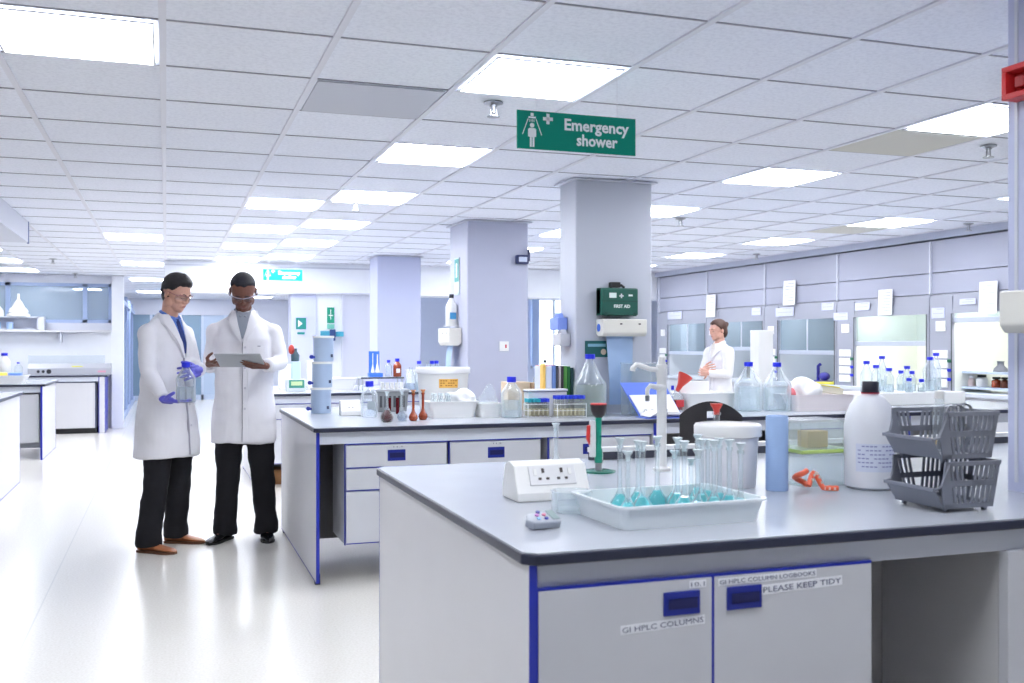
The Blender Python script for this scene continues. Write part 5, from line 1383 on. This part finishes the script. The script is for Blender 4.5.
# test tube racks
def tube_rack(loc, nx, ny, W, D, label, caps_, h=.115, rz=0):
    r = empty('test_tube_rack', loc, rz, label, 'tube rack', None)
    m = MB()
    for z in (.004, .045, .085):
        for j in range(ny+1): y = D*j/ny; m.tube([(0, y, z), (W, y, z)], .0016, 5)
        for i in range(nx+1): x = W*i/nx; m.tube([(x, 0, z), (x, D, z)], .0016, 5)
    for x in (0, W):
        for y in (0, D): m.tube([(x, y, 0), (x, y, .09)], .0025, 6)
    m.build('wire_frame', M('rack_white', (232, 234, 236), .4), r)
    for i in range(nx):
        for j in range(ny):
            c = (W*(i+.5)/nx, D*(j+.5)/ny, .006); rr = min(W/nx, D/ny)*.36
            t = MB().lathe([(0, 0), (rr*.6, .003), (rr, .010), (rr, h-.02), (0, h-.02)], c, seg=10).build('tube', G('tube_glass', (246, 247, 244), .2), r, smooth=True)
            MB().lathe([(0, .002), (rr*.55, .004), (rr*.85, .01), (rr*.85, .05), (0, .05)], c, seg=8).build('sample', M('sample_cream', (222, 212, 180), .5), t, smooth=True)
            MB().lathe([(0, h-.022), (rr*1.25, h-.022), (rr*1.25, h), (0, h)], c, seg=10).build('cap', caps_(i, j), t, smooth=True)
    return r
TEAL = M('teal_cap', (40, 160, 178), .4); NAVC = M('navy_cap', (40, 62, 206), .4)
tube_rack((*at(528, 418, BZ), Z9), 5, 3, .155, .09, 'small wire rack of tubes with teal and blue caps', lambda i, j: TEAL if i < 3 else NAVC, .115)
tube_rack((*at(557.5, 418, BZ), Z9), 7, 3, .20, .10, 'larger wire rack of tubes with dark blue caps', lambda i, j: NAVC, .135)
r = empty('clipboard', (atY(528, 6.1), 6.1, Z9+.165), 0, 'white notebook lying flat on a box behind the tube racks', 'notebook')
MB().box(0, .28, 0, .09, 0, .012).build('pages', PAPER, r, bevel=.002); MB().box(-.004, .284, -.002, .092, -.004, 0).build('cover', M('slate_cover', (90, 96, 120), .6), r)
tag(MB().box(0, .27, 0, .085, 0, .16).build('storage_carton', M('pale_carton', (226, 226, 228), .6), loc=(atY(528, 6.1)+.003, 6.102, Z9), bevel=.003), 'low pale box behind the tube racks carrying the white notebook', 'box')
# cardboard boxes and binders, beyond
tag(MB().box(0, .17, 0, .16, 0, .20).build('cardboard_box', M('tan_card', (218, 196, 166), .7, var=.04), loc=(atY(508, 6.75), 6.75, Z9), bevel=.003), 'pale tan cardboard box beyond the one litre bottle', 'box')
tag(MB().box(0, .095, 0, .12, 0, .195).build('cardboard_box', M('brown_card', (182, 152, 120), .7, var=.04), loc=(atY(508, 6.75)+.175, 6.72, Z9), bevel=.003), 'narrow brown cardboard box leaning next to the row of folders', 'box')
xb = atY(541, 6.25)
for k, (w_, c, h_, lab) in enumerate(((.03, (250, 206, 110), .295, 'yellow folder with orange top at the start of the folder row'), (.055, (214, 220, 236), .28, 'pale grey folder next to the yellow one'), (.035, (112, 142, 206), .285, 'mid blue folder in the folder row'),
        (.022, (70, 70, 80), .285, 'thin charcoal folder in the folder row'), (.022, (186, 178, 184), .275, 'thin grey pink folder in the folder row'), (.022, (60, 56, 62), .28, 'thin black folder next to the green ones'), (.03, (84, 150, 70), .28, 'light green folder in the folder row'), (.028, (40, 112, 60), .278, 'dark green folder in the folder row'), (.03, (34, 66, 70), .27, 'dark teal folder closing the folder row'))):
    w_ *= .78
    r = empty('folder', (xb, 6.22, Z9), 0, lab, 'folder', 'folders standing in a row')
    h_ += .045
    MB().box(0, w_-.002, 0, .05 if k == 0 else .22, 0, h_).build('cover', M('folder_%d_%d' % (c[0], c[1]), c, .6), r, bevel=.002)
    MB().box(.004, w_-.006, .004, .045 if k == 0 else .215, h_-.003, h_+.002).build('pages', M('orange_top', (238, 128, 84), .6) if k < 3 else PAPER, r)
    xb += w_+.0015
# carboy
r = reagent_bottle('carboy', (*at(589, 414, BZ), Z9), .118, .405, 'very large clear carboy with blue cap in front of the tall pillar', fill=.82, capr=.036, capz=.075, shoulder=.62, neck=.2, liquid=G('pale_green_water', (228, 234, 228), .38, .08))
r.location.y = 6.085; r.location.x = atY(590, 6.085); r.scale = (.93, .93, 1)
# clear container
r = clear_box((3.03, 6.065, Z9), .28, .11, .34, 'tall clear plastic container standing before the tall pillar', lid=True)
reagent_bottle('reagent_bottle', (2.98, 6.065, Z9+.004), .040, .16, 'small clear bottle inside the tall clear container', fill=.4, capr=.02, capz=.14)
# blue ring binder leaning open
r = empty('ring_binder', (2.84, 5.775, Z9), 0, 'open blue ring binder with white pages propped on the second bench', 'binder')
RBL = M('binder_blue', (78, 112, 214), .45)
T = Matrix.Translation((0.0, .0, .012)) @ Matrix.Rotation(math.radians(0), 4, 'Z')
MB().prism([(0, 0), (.31, 0), (.25, .255), (-.075, .255)], .004, Matrix.Translation((.06, .09, .0)) @ Matrix.Rotation(math.radians(58), 4, 'X')).build('back_cover', RBL, r, bevel=.001)
MB().prism([(.012, .0), (.30, 0), (.262, .155), (-.035, .155)], .006, Matrix.Translation((.06, .083, .004)) @ Matrix.Rotation(math.radians(58), 4, 'X')).build('upright_pages', PAPER, r)
rows = []
for k in range(9):
    t = k/8; z = .005+.05*math.sin(PI*t)**.7*(1-t)+.004; xx = .05+.36*t
    rows.append([(xx, -.09, z), (xx+.01, .075, z), (xx+.01, .075, z+.006), (xx, -.09, z+.006)])
MB().loft(rows).build('open_pages', PAPER, r, smooth=True)
MB().box(.03, .44, -.095, .08, 0, .004).build('front_cover', RBL, r)
m = MB()
for k in range(4): m.tube([(.10+k*.05+.012*math.cos(a), .076, .03+.018*math.sin(a)) for a in [i*PI/5 for i in range(11)]], .002, 6)
m.build('rings', STEEL, r)
# red capped wash bottle
r = empty('wash_bottle', (atY(677, 6.3), 6.30, Z9), 0, 'clear bottle with red funnel top beside the white basin', 'bottle')
MB().lathe([(0, 0), (.045, 0), (.046, .09), (.03, .12), (.02, .135), (.02, .15), (0, .15)], seg=24).build('body', GLASS, r, smooth=True)
MB().lathe([(0, .01), (.043, .01), (.043, .08), (0, .08)], seg=20).build('liquid', G('rose_liquid', (186, 90, 96), .6), r, smooth=True)
MB().lathe([(0, 0), (.014, 0), (.022, .05), (.052, .12), (.054, .13), (0, .13)], seg=24, mat=Matrix.Translation((0, 0, .14)) @ Matrix.Rotation(.55, 4, 'Y')).build('funnel', M('red_funnel', (226, 70, 58), .4), r, smooth=True)
MB().lathe([(0, 0), (.011, 0), (.011, .03), (0, .03)], (-.035, .0, .15), seg=12).build('valve', CAPB, r, smooth=True)
MB().box(-.03, .03, -.047, -.044, .03, .08).build('label', M('red_label', (206, 60, 66), .5), r)
# white basins
basin('wash_basin', (atY(706, 6.35), 6.38, Z9), .43, .30, .125, 'white basin behind the black stool with a lid standing in it', WPL, taper=.9)
tag(MB().box(-.115, .115, -.01, .01, .0, .20).build('white_box_lid', PAPER, loc=(atY(694, 6.38), 6.38, Z9+.006), bevel=.003), 'white box lid standing upright in the basin behind the stool', 'lid')  # a white box lid stood on edge
reagent_bottle('carboy', (*at(748.5, 411, BZ), Z9), .098, .345, 'big clear bottle with blue cap, the one closer to the basin behind the stool', fill=.75, capr=.030, capz=.085, shoulder=.66, neck=.24)
reagent_bottle('carboy', (*at(777, 411, BZ), Z9), .098, .342, 'big clear bottle with blue cap, the one closer to the pink wrapped tray', fill=.75, capr=.030, capz=.085, shoulder=.66, neck=.24)
xw = atY(766, 6.62)
tag(MB().box(-.065, .065, 0, .12, 0, .58).build('tall_white_box', WPL, loc=(xw, 6.62, Z9), bevel=.004), 'tall narrow white box behind the two big clear bottles', 'post')  # tall white box standing on the worktop
x, y = at(826, 411, BZ)
basin('wash_basin', (x, y+.14, Z9), .50, .28, .115, 'wide white basin heaped with wrapped packs beside the two big bottles', M('pinkish_white', (238, 230, 230), .35), taper=.92)
crumple('wrapped_pack', (x-.10, y+.14, Z9+.06), (.11, .10, .15), 'heap of clear wrap over the wide white basin', M('wrap_white', (232, 234, 236), .5, bump=.5, bscale=30), 7, .3, 'pack')
crumple('pink_pack', (x-.215, y+.10, Z9+.075), (.03, .03, .075), 'small pink and orange wrapped item at the basin end', M('pink_wrap', (230, 120, 130), .5), 9, .3, 'pack')
r = empty('paper_pad', (x+.10, y+.15, Z9+.12), .1, 'cream pad of papers leaning on the heap in the wide basin', 'pad')
MB().box(-.12, .12, -.06, .06, 0, .045, mat=Matrix.Rotation(.12, 4, 'Y')).build('pages', M('cream_paper', (230, 228, 208), .8), r, bevel=.004); MB().box(-.10, .08, -.062, .05, .046, .052, mat=Matrix.Rotation(.12, 4, 'Y')).build('yellow_sheet', M('yellow_sheet', (236, 226, 70), .6), r)
# drawer front under there
drawer_cabinet(4.05, 4.85, 5.715, 'drawer unit of the second bench under the wide white basin', ((.655, .79), (.232, .645)), 4.55)
# raised white box with small bottles
xr = atY(856, 6.35); W_ = 1.02
tag(MB().box(0, W_, 0, .42, 0, .095).build('storage_carton', WPL, loc=(xr, 6.32, Z9), bevel=.006), 'long low white box carrying the cluster of blue capped bottles', 'box')
ZB = Z9+.0965
sb = None
for u, vc, Y, R_, cap, lab in ((866.5, 363, 6.50, .046, CAPB, 'first blue capped bottle on the long white box, nearest the wide basin'), (876, 367, 6.62, .040, CAPB, 'second blue capped bottle on the long white box'),
        (889, 370, 6.48, .038, M('green_cap', (40, 160, 110), .4), 'green topped bottle on the long white box'), (882, 358, 6.68, .038, BLACKP, 'black capped bottle at the back of the long white box'),
        (901, 372.5, 6.60, .034, CAPB, 'small blue capped bottle in the middle cluster, lower one facing the jug'), (907, 368, 6.68, .036, CAPB, 'tallest blue capped bottle of the middle cluster'), (912, 373, 6.52, .032, CAPB, 'blue capped bottle of the middle cluster beside the tallest'),
        (909, 380, 6.40, .030, CAPB, 'shortest blue capped bottle in front of the middle cluster'), (921.5, 381, 6.42, .030, CAPB, 'single narrow blue capped bottle between cluster and big bottle'),
        (930, 359, 6.50, .056, CAPB, 'largest blue capped bottle at the end of the long white box'), (936, 355, 6.66, .040, CAPB, 'thin capped bottle standing behind the largest one on the box')):
    k = (u-512)/FPX; d = Y/(C_-k*S_); x = d*(S_+k*C_); H_ = CAM_H-(vc-2-VH)/FPX*d-ZB
    reagent_bottle('reagent_bottle', (x, Y, ZB), min(R_, .05) if u != 930 else R_, H_, lab, fill=.45, capr=.024 if R_ > .035 else .020, capz=.024/H_, group='blue capped bottles on the long white box')

# ================================================================== THIRD BENCH WARE
r = empty('bench_balance', (atY(287, 10.15), 10.15, Z9), 0, 'small instrument with green labelled base and dark red top bottle', 'instrument')
MB().box(0, .19, 0, .16, 0, .12).build('base', M('grey_instrument', (200, 206, 212), .4), r, bevel=.006); MB().box(.02, .17, -.004, 0, .035, .115).build('green_label', M('green_panel', (60, 140, 122), .5), r)
MB().box(.04, .15, -.006, -.004, .06, .10).build('label_print', M('label_yellow_green', (190, 214, 160), .6), r)
MB().box(.05, .14, .04, .12, .12, .30).build('column', M('pale_blue_body', (190, 214, 224), .4), r, bevel=.01)
MB().lathe([(0, .3), (.04, .3), (.045, .36), (.02, .4), (.02, .43), (0, .43)], (.09, .08, 0), seg=18).build('dosing_head', M('dark_teal_glass2', (60, 84, 96), .3), r, smooth=True)
MB().ell((.05, .06, .42), (.03, .03, .05)).build('side_bulb', M('dark_red_bulb', (166, 52, 44), .4), r, smooth=True)
for u, Y, w, h, c, lab in ((309, 10.5, .20, .30, (236, 238, 242), 'white upright box on the third bench beyond the small instrument'), (280, 10.6, .16, .26, (240, 240, 240), 'white box on the third bench beside the tablet man\'s sleeve')):
    tag(MB().box(0, w, 0, .18, 0, h).build('white_carton', M('carton_%d' % c[0], c, .5), loc=(atY(u, Y), Y, Z9), bevel=.006), lab, 'box')
basin('white_tray', (atY(341, 10.15), 10.35, Z9), .36, .26, .125, 'white oval bowl tray on the third bench behind the stacked cylinders', WPL, taper=.8)
xs_ = atY(360, 10.0)
r = empty('bench_shelf', (xs_, 9.95, Z9), 0, 'low grey stand on the third bench carrying bottles', 'stand')
MB().box(0, .44, 0, .24, .125, .14).build('shelf_board', M('shelf_grey', (176, 182, 190), .3), r, bevel=.002)
for x in (.01, .415):
    for y in (.01, .215): MB().box(x, x+.015, y, y+.015, 0, .125).build('leg', M('shelf_grey', (176, 182, 190), .3), r)
MB().box(0, .44, -.002, 0, .125, .14).build('front_edge', M('dark_edge', (70, 74, 86), .4), r)
zs = Z9+.141
r = empty('bottle_stand', (xs_+.16, 10.05, zs), 0, 'bright blue upright rack with clear funnels on the low grey stand', 'rack')
BB = M('bright_blue_acrylic', (66, 122, 232), .3)
MB().box(-.055, .055, .03, .04, 0, .26).build('back_plate', BB, r, bevel=.002); MB().box(-.065, .075, -.05, .05, 0, .04).build('base', BB, r, bevel=.004)
MB().lathe([(0, .04), (.02, .045), (.004, .13), (.004, .24), (0, .24)], (-.02, 0, 0), seg=14).lathe([(0, .04), (.024, .045), (.006, .14), (.006, .23), (0, .23)], (.025, -.01, 0), seg=14).build('funnels', WPL, r, smooth=True)
reagent_bottle('reagent_bottle', (xs_+.30, 10.04, zs), .036, .17, 'clear bottle with blue cap between the blue rack and amber bottle', fill=0, capr=.018, capz=.15)
reagent_bottle('reagent_bottle', (xs_+.39, 10.04, zs), .043, .185, 'amber bottle with blue cap at the end of the low grey stand', fill=0, glass=AMB, capr=.022, capz=.15, etch=PAPER)
ERL = [(0, 0), (.075, 0), (.078, .008), (.03, .15), (.02, .17), (.02, .2), (.024, .202)]
def erlen(loc, label, k=1., liquid=None, group=None):
    r = empty('conical_flask', loc, 0, label, 'flask', group); MB().lathe([(a*k, b*k) for a, b in ERL], seg=24).build('glass_body', GLASS, r, smooth=True)
    MB().lathe([(0, .003), (.072*k, .003), (.072*k, .012), (.055*k, .06*k), (0, .06*k)], seg=20).build('liquid', liquid or CLW, r, smooth=True); return r
erlen((atY(411, 10.1), 10.1, Z9), 'conical flask with pale contents beside the amber bottle', 1.15)
basin('white_tray', (atY(425, 10.35), 10.4, Z9), .34, .26, .2, 'deep white tray behind the lidded tub, in front of the lilac pillar', WPL, taper=.9)
for u, Y, lab, cap in ((419, 10.02, 'green capped bottle beside the deep white tray', M('green_cap_dark', (60, 110, 70), .4)), (432, 10.05, 'blue capped bottle beside the middle pillar dispenser', CAPB), (436.5, 10.12, 'second blue capped bottle tight against the middle pillar', CAPB)):
    reagent_bottle('reagent_bottle', (atY(u, Y), Y, Z9), .04, .30, lab, fill=.4, capr=.022, capz=.1)
erlen((atY(429, 10.9), 10.9, Z9), 'tall conical flask beyond the two blue capped bottles', 1.3)
for u, Y, h, R_, lab in ((537, 10.2, .16, .04, 'clear bottle seen in the gap between the two grey pillars'), (545, 10.2, .30, .045, 'tall clear bottle in the gap between the two grey pillars'), (553, 10.3, .24, .05, 'short clear bottle in the gap nearest the tall pillar')):
    reagent_bottle('reagent_bottle', (atY(u, Y), Y, Z9), R_, h, lab, fill=.4, capr=.02, capz=.1, cap=BLACKP if u == 545 else WPL)
r = empty('green_exit_sign', (atY(327, 14.08), 14.075, 2.02-.35), 0, 'green and white safety sign high on the bright wall bay', 'sign')
SG = M('sign_green_b', (20, 150, 118), .5)
MB().box(0, .10, -.006, 0, .0, .22).build('panel', SG, r); MB().box(.045, .055, -.0075, -.006, .05, .19).box(.02, .08, -.0075, -.006, .1, .115).build('symbol', WPL, r); MB().box(0.0, .10, -.006, 0, -.08, -.015).build('lower_panel', M('sign_pale_green', (120, 196, 178), .5), r)
r = empty('safety_goggles_rack', (atY(320, 14.05), 14.03, 1.42), 0, 'teal and navy safety equipment holder on the bright wall bay', 'holder')
MB().box(0, .2, -.06, 0, 0, .14).build('holder', M('teal_holder', (60, 150, 176), .5), r, bevel=.01); MB().box(.12, .20, -.09, -.06, .0, .16).build('pouch', M('navy_pouch', (40, 66, 120), .5), r, bevel=.01); MB().box(.21, .32, -.05, 0, .06, .13).build('sleeve', M('teal_holder', (60, 150, 176), .5), r, bevel=.006)
r = empty('eyewash_sign', (atY(296, 14.03), 14.045, 1.58), 0, 'green safety sign on the lilac wall bay beside the tablet man', 'sign')
MB().box(0, .14, -.006, 0, 0, .16).build('panel', M('sign_teal2', (20, 130, 124), .5), r); MB().prism([(.03, .03), (.09, .08), (.03, .13)], .001, Matrix.Translation((0, -.0065, 0)) @ Matrix.Rotation(PI/2, 4, 'X')).build('arrow', WPL, r)
MB().box(0.02, .12, -.005, 0, -.07, -.04).build('lower_strip', M('sign_teal2', (20, 130, 124), .5), r)
reagent_bottle('soap_bottle', (atY(331, 13.9), 13.98, 1.18), .035, .22, 'small blue white soap bottle on the bright wall bay', fill=0, glass=M('pale_blue_bottle', (150, 180, 232), .4), cap=CAPB, capr=.02)
# blinds of the tall windows
for k, (a, lab) in enumerate(((5.02, 'pale blue vertical blind strip at the narrow far window'), (6.07, 'pale blue vertical blind strip at the far window edge'), (6.62, 'pale blue vertical blind strip in the middle of the far window'))):
    tag(MB().box(0, .13, 0, .02, 0, 1.2).build('vertical_blind', M('blind_blue', (170, 190, 226), .7), loc=(a, EW-.04, .98)), lab, 'blind')

# ================================================================== SIDE BENCH WARE
r = empty('bench_console', (-2.02, 17.0, Z9), 0, 'grey bench console with knobs and yellow sticker on the far worktop', 'instrument')
MB().prism([(0, 0), (.28, 0), (.28, .17), (.06, .17), (0, .1)], 1.2, Matrix(((0, 0, 1, 0), (1, 0, 0, 0), (0, 1, 0, 0), (0, 0, 0, 1)))).build('housing', M('console_grey', (184, 186, 194), .4), r, bevel=.005)
for x, c in ((.15, (60, 60, 70)), (.22, (50, 50, 60)), (.3, (44, 44, 52))): MB().cyl((0, 0, 0), .022 if x < .3 else .035, .02, mat=Matrix.Translation((x, .01, .05)) @ Matrix.Rotation(PI/2, 4, 'X')).build('knob', M('knob_%d' % c[0], c, .4), r)
MB().box(.62, .78, .015, .02, .1, .135).build('yellow_sticker', M('sticker_yellow', (226, 224, 90), .6), r); MB().box(1.0, 1.12, -.003, .0, .03, .06).build('pink_label', M('label_pink', (226, 160, 180), .6), r)
MB().box(.0, 1.1, .06, .068, .17, .30).build('glass_screen', FILM, r)
r = empty('bench_console', (-3.4, 17.0, Z9), 0, 'second grey bench console, behind the blue capped plastic bottle', 'instrument')
MB().prism([(0, 0), (.28, 0), (.28, .17), (.06, .17), (0, .1)], 1.0, Matrix(((0, 0, 1, 0), (1, 0, 0, 0), (0, 1, 0, 0), (0, 0, 0, 1)))).build('housing', M('console_grey', (184, 186, 194), .4), r, bevel=.005); MB().box(.7, .86, -.003, 0.02, .05, .09).build('paper_label', PAPER, r)
for x, y, R_, H_, lab in ((-2.32, 16.85, .085, .34, 'white plastic bottle with blue cap on the far worktop between the consoles'), (-2.13, 16.85, .06, .2, 'clear ribbed beaker bottle beside the blue capped one on the far worktop')):
    reagent_bottle('plastic_bottle', (x, y, Z9), R_, H_, lab, fill=0, glass=WPL if R_ > .07 else FILM, capr=.045 if R_ > .07 else .02, capz=.12)
r = empty('shelf_cubby', (-2.62, 17.32, 1.6015), 0, 'open grey cubby box on the shelf ledge below the flask pyramid', 'shelf box')
MB().box(0, .72, 0, .2, .19, .21).box(0, .02, 0, .2, 0, .19).box(.70, .80, 0, .2, 0, .21).box(0, .72, .19, .2, 0, .19).box(0, .72, 0, .2, 0, .012).build('carcass', M('cubby_grey', (206, 210, 222), .4), r)
for x in (.12, .3): MB().lathe([(0, .013), (.05, .013), (.05, .12), (0, .13)], (x, .1, 0), seg=16).build('jar', M('jar_blue', (170, 196, 232), .3), r, smooth=True)
r = empty('flask_pyramid', (-2.2, 17.42, 1.8125), 0, 'white cone shaped plastic vessel standing on the cubby', 'vessel')
MB().lathe([(0, 0), (.17, 0), (.17, .03), (.13, .06), (.15, .07), (.12, .13), (.10, .14), (.055, .23), (.022, .27), (.018, .36), (0, .36)], seg=28).build('cone', WPL, r, smooth=True)
r = empty('flask_pyramid', (-2.51, 17.42, 1.8125), 0, 'smaller white cone vessel half hidden by the tall squeeze bottle', 'vessel')
MB().lathe([(0, 0), (.10, 0), (.11, .03), (.10, .09), (.05, .16), (.02, .18), (0, .2)], seg=24).build('cone', WPL, r, smooth=True)
r = empty('squeeze_bottle', (-2.72, 17.38, 1.6015), 0, 'tall pale blue squeeze bottle at the end of the shelf ledge', 'bottle')
MB().lathe([(0, 0), (.075, 0), (.08, .01), (.08, .36), (.05, .42), (.03, .45), (0, .45)], seg=24).build('body', M('pale_blue_bottle2', (206, 220, 242), .4), r, smooth=True); MB().lathe([(0, .45), (.03, .45), (.014, .5), (.012, .56), (0, .56)], seg=16).build('nozzle', WPL, r, smooth=True)
r = empty('reagent_cupboard', (-4.2, 17.3, 1.6015), 0, 'open fronted shelf box with brown jars at the edge of the picture', 'shelf box')
MB().box(0, 1.38, 0, .26, .32, .36).box(0, 1.38, .24, .26, 0, .32).box(1.34, 1.38, 0, .24, 0, .32).box(0, 1.34, 0, .24, 0, .012).build('carcass', M('cubby_grey', (206, 210, 222), .4), r)
MB().box(.3, 1.36, .02, .24, .362, .52).build('top_carton', WPL, r, bevel=.004)
for x, c in ((.75, (196, 180, 160)), (.95, (206, 190, 170)), (1.15, (224, 214, 196))): MB().lathe([(0, .013), (.09, .013), (.1, .1), (.06, .17), (0, .18)], (x, .13, 0), seg=20).build('jar', M('jar_%d' % c[0], c, .5), r, smooth=True)
# middle side bench: tray with yellow and blue goods
x0, y0 = -1.98, 13.35
r = basin('white_tray', (x0, y0, Z9), .80, .34, .10, 'wide white tray with yellow and blue goods on the middle side bench', WPL)
tag(MB().lathe([(0, 0), (.06, 0), (.06, .32), (0, .32)], seg=20, mat=Matrix.Rotation(PI/2, 4, 'Y')).build('yellow_roll', M('yellow_goods', (238, 204, 60), .5), loc=(x0-.15, y0, Z9+.075), smooth=True), 'yellow rolled item lying in the wide white tray', 'roll')
tag(MB().box(0, .14, -.08, .08, 0, .12).build('blue_packet', M('blue_packet', (110, 150, 226), .5), loc=(x0+.19, y0, Z9+.01), bevel=.01), 'pale blue packet at the end of the wide white tray', 'packet')
reagent_bottle('plastic_bottle', (-2.42, 14.1, Z9), .07, .24, 'white bottle with blue cap at the picture edge on the middle side bench', fill=0, glass=WPL, capr=.04, capz=.15)
tag(MB().box(0, .5, 0, .34, 0, .13).build('white_carton', WPL, loc=(-2.22, 10.4, Z9), bevel=.012), 'white box on the near side bench, cut by the picture edge', 'box')

# ================================================================== INSIDE THE HOODS
r = empty('hood_shelf', (HX+.12, 6.72, .912), 0, 'two tier steel blue shelf inside the nearest bright fume hood', 'shelf')
MB().box(0, .3, 0, 1.12, .18, .2).build('upper_board', M('shelf_blue', (190, 204, 226), .3), r); MB().box(0, .3, 0, 1.12, .03, .05).build('lower_board', M('shelf_blue', (190, 204, 226), .3), r)
for y in (.02, 1.08): MB().box(0, .02, y, y+.02, 0, .2).build('leg', STEEL, r)
zl, zu = .912+.0505, .912+.2005
for k, (y, R_, H_, g, c, lab) in enumerate(((7.62, .05, .115, WPL, BLACKP, 'white jar with black lid on the lower hood shelf'), (7.44, .045, .10, AMB, BLACKP, 'short amber jar in the middle of the lower hood shelf'), (7.34, .04, .10, M('dark_amber', (96, 50, 30), .3), BLACKP, 'dark brown jar beside the short amber jar in the hood'), (7.19, .045, .12, AMB, M('brown_cap', (120, 70, 40), .4), 'amber bottle with white label on the lower hood shelf'), (7.75, .03, .10, M('pink_jar', (226, 206, 200), .4), WPL, 'small pinkish jar at the far end of the lower hood shelf'))):
    reagent_bottle('hood_jar', (HX+.22, y, zl), R_, H_, lab, fill=0, glass=g, cap=c, capr=R_*.8, capz=.2, etch=PAPER if k == 3 else None)
erl = empty('grey_flask', (HX+.25, 7.42, zu), 0, 'dark grey conical flask standing on the upper hood shelf', 'flask')
MB().lathe([(0, 0), (.07, 0), (.06, .03), (.03, .06), (.03, .09), (.036, .1), (0, .1)], seg=20).build('body', M('flask_grey', (96, 100, 112), .4), erl, smooth=True)
r = empty('clamp_stand', (HX+.2, 10.05, .912), 0, 'purple blue clamp and tubing inside the dim third fume hood', 'clamp')
PB = M('indigo_plastic', (48, 44, 150), .4)
MB().box(-.05, .05, -.12, .12, 0, .03).build('base', PB, r, bevel=.005); MB().tube([(0, .1, .03), (0, .1, .2), (0, .06, .22)], .02, 8).build('arm', PB, r, smooth=True); MB().ell((0, -.02, .08), (.05, .09, .05)).build('bulb', PB, r, smooth=True)
tag(MB().box(0, .3, 0, .36, 0, .02).build('yellow_tray', M('yellow_tray', (230, 222, 80), .5), loc=(HX-.02, 9.62, .9125)), 'yellow sheet lying on the sill of the dim third hood', 'sheet')
tag(MB().box(0, .3, 0, .16, 0, .24).build('black_box', M('dark_teal_box', (34, 44, 58), .5), loc=(HX+.1, 12.55, .9115), bevel=.006), 'black box standing inside the furthest fume hood', 'box')
r = empty('hood_instrument', (HX+.25, 11.3, .912), 0, 'dark instrument with round dial inside the fourth fume hood', 'instrument')
MB().box(0, .25, 0, .5, 0, .16).build('case', M('olive_grey', (116, 114, 104), .5), r, bevel=.006); MB().cyl((0, 0, 0), .04, .02, mat=Matrix.Translation((0, .25, .1)) @ Matrix.Rotation(-PI/2, 4, 'Y')).build('dial', BLACKP, r)
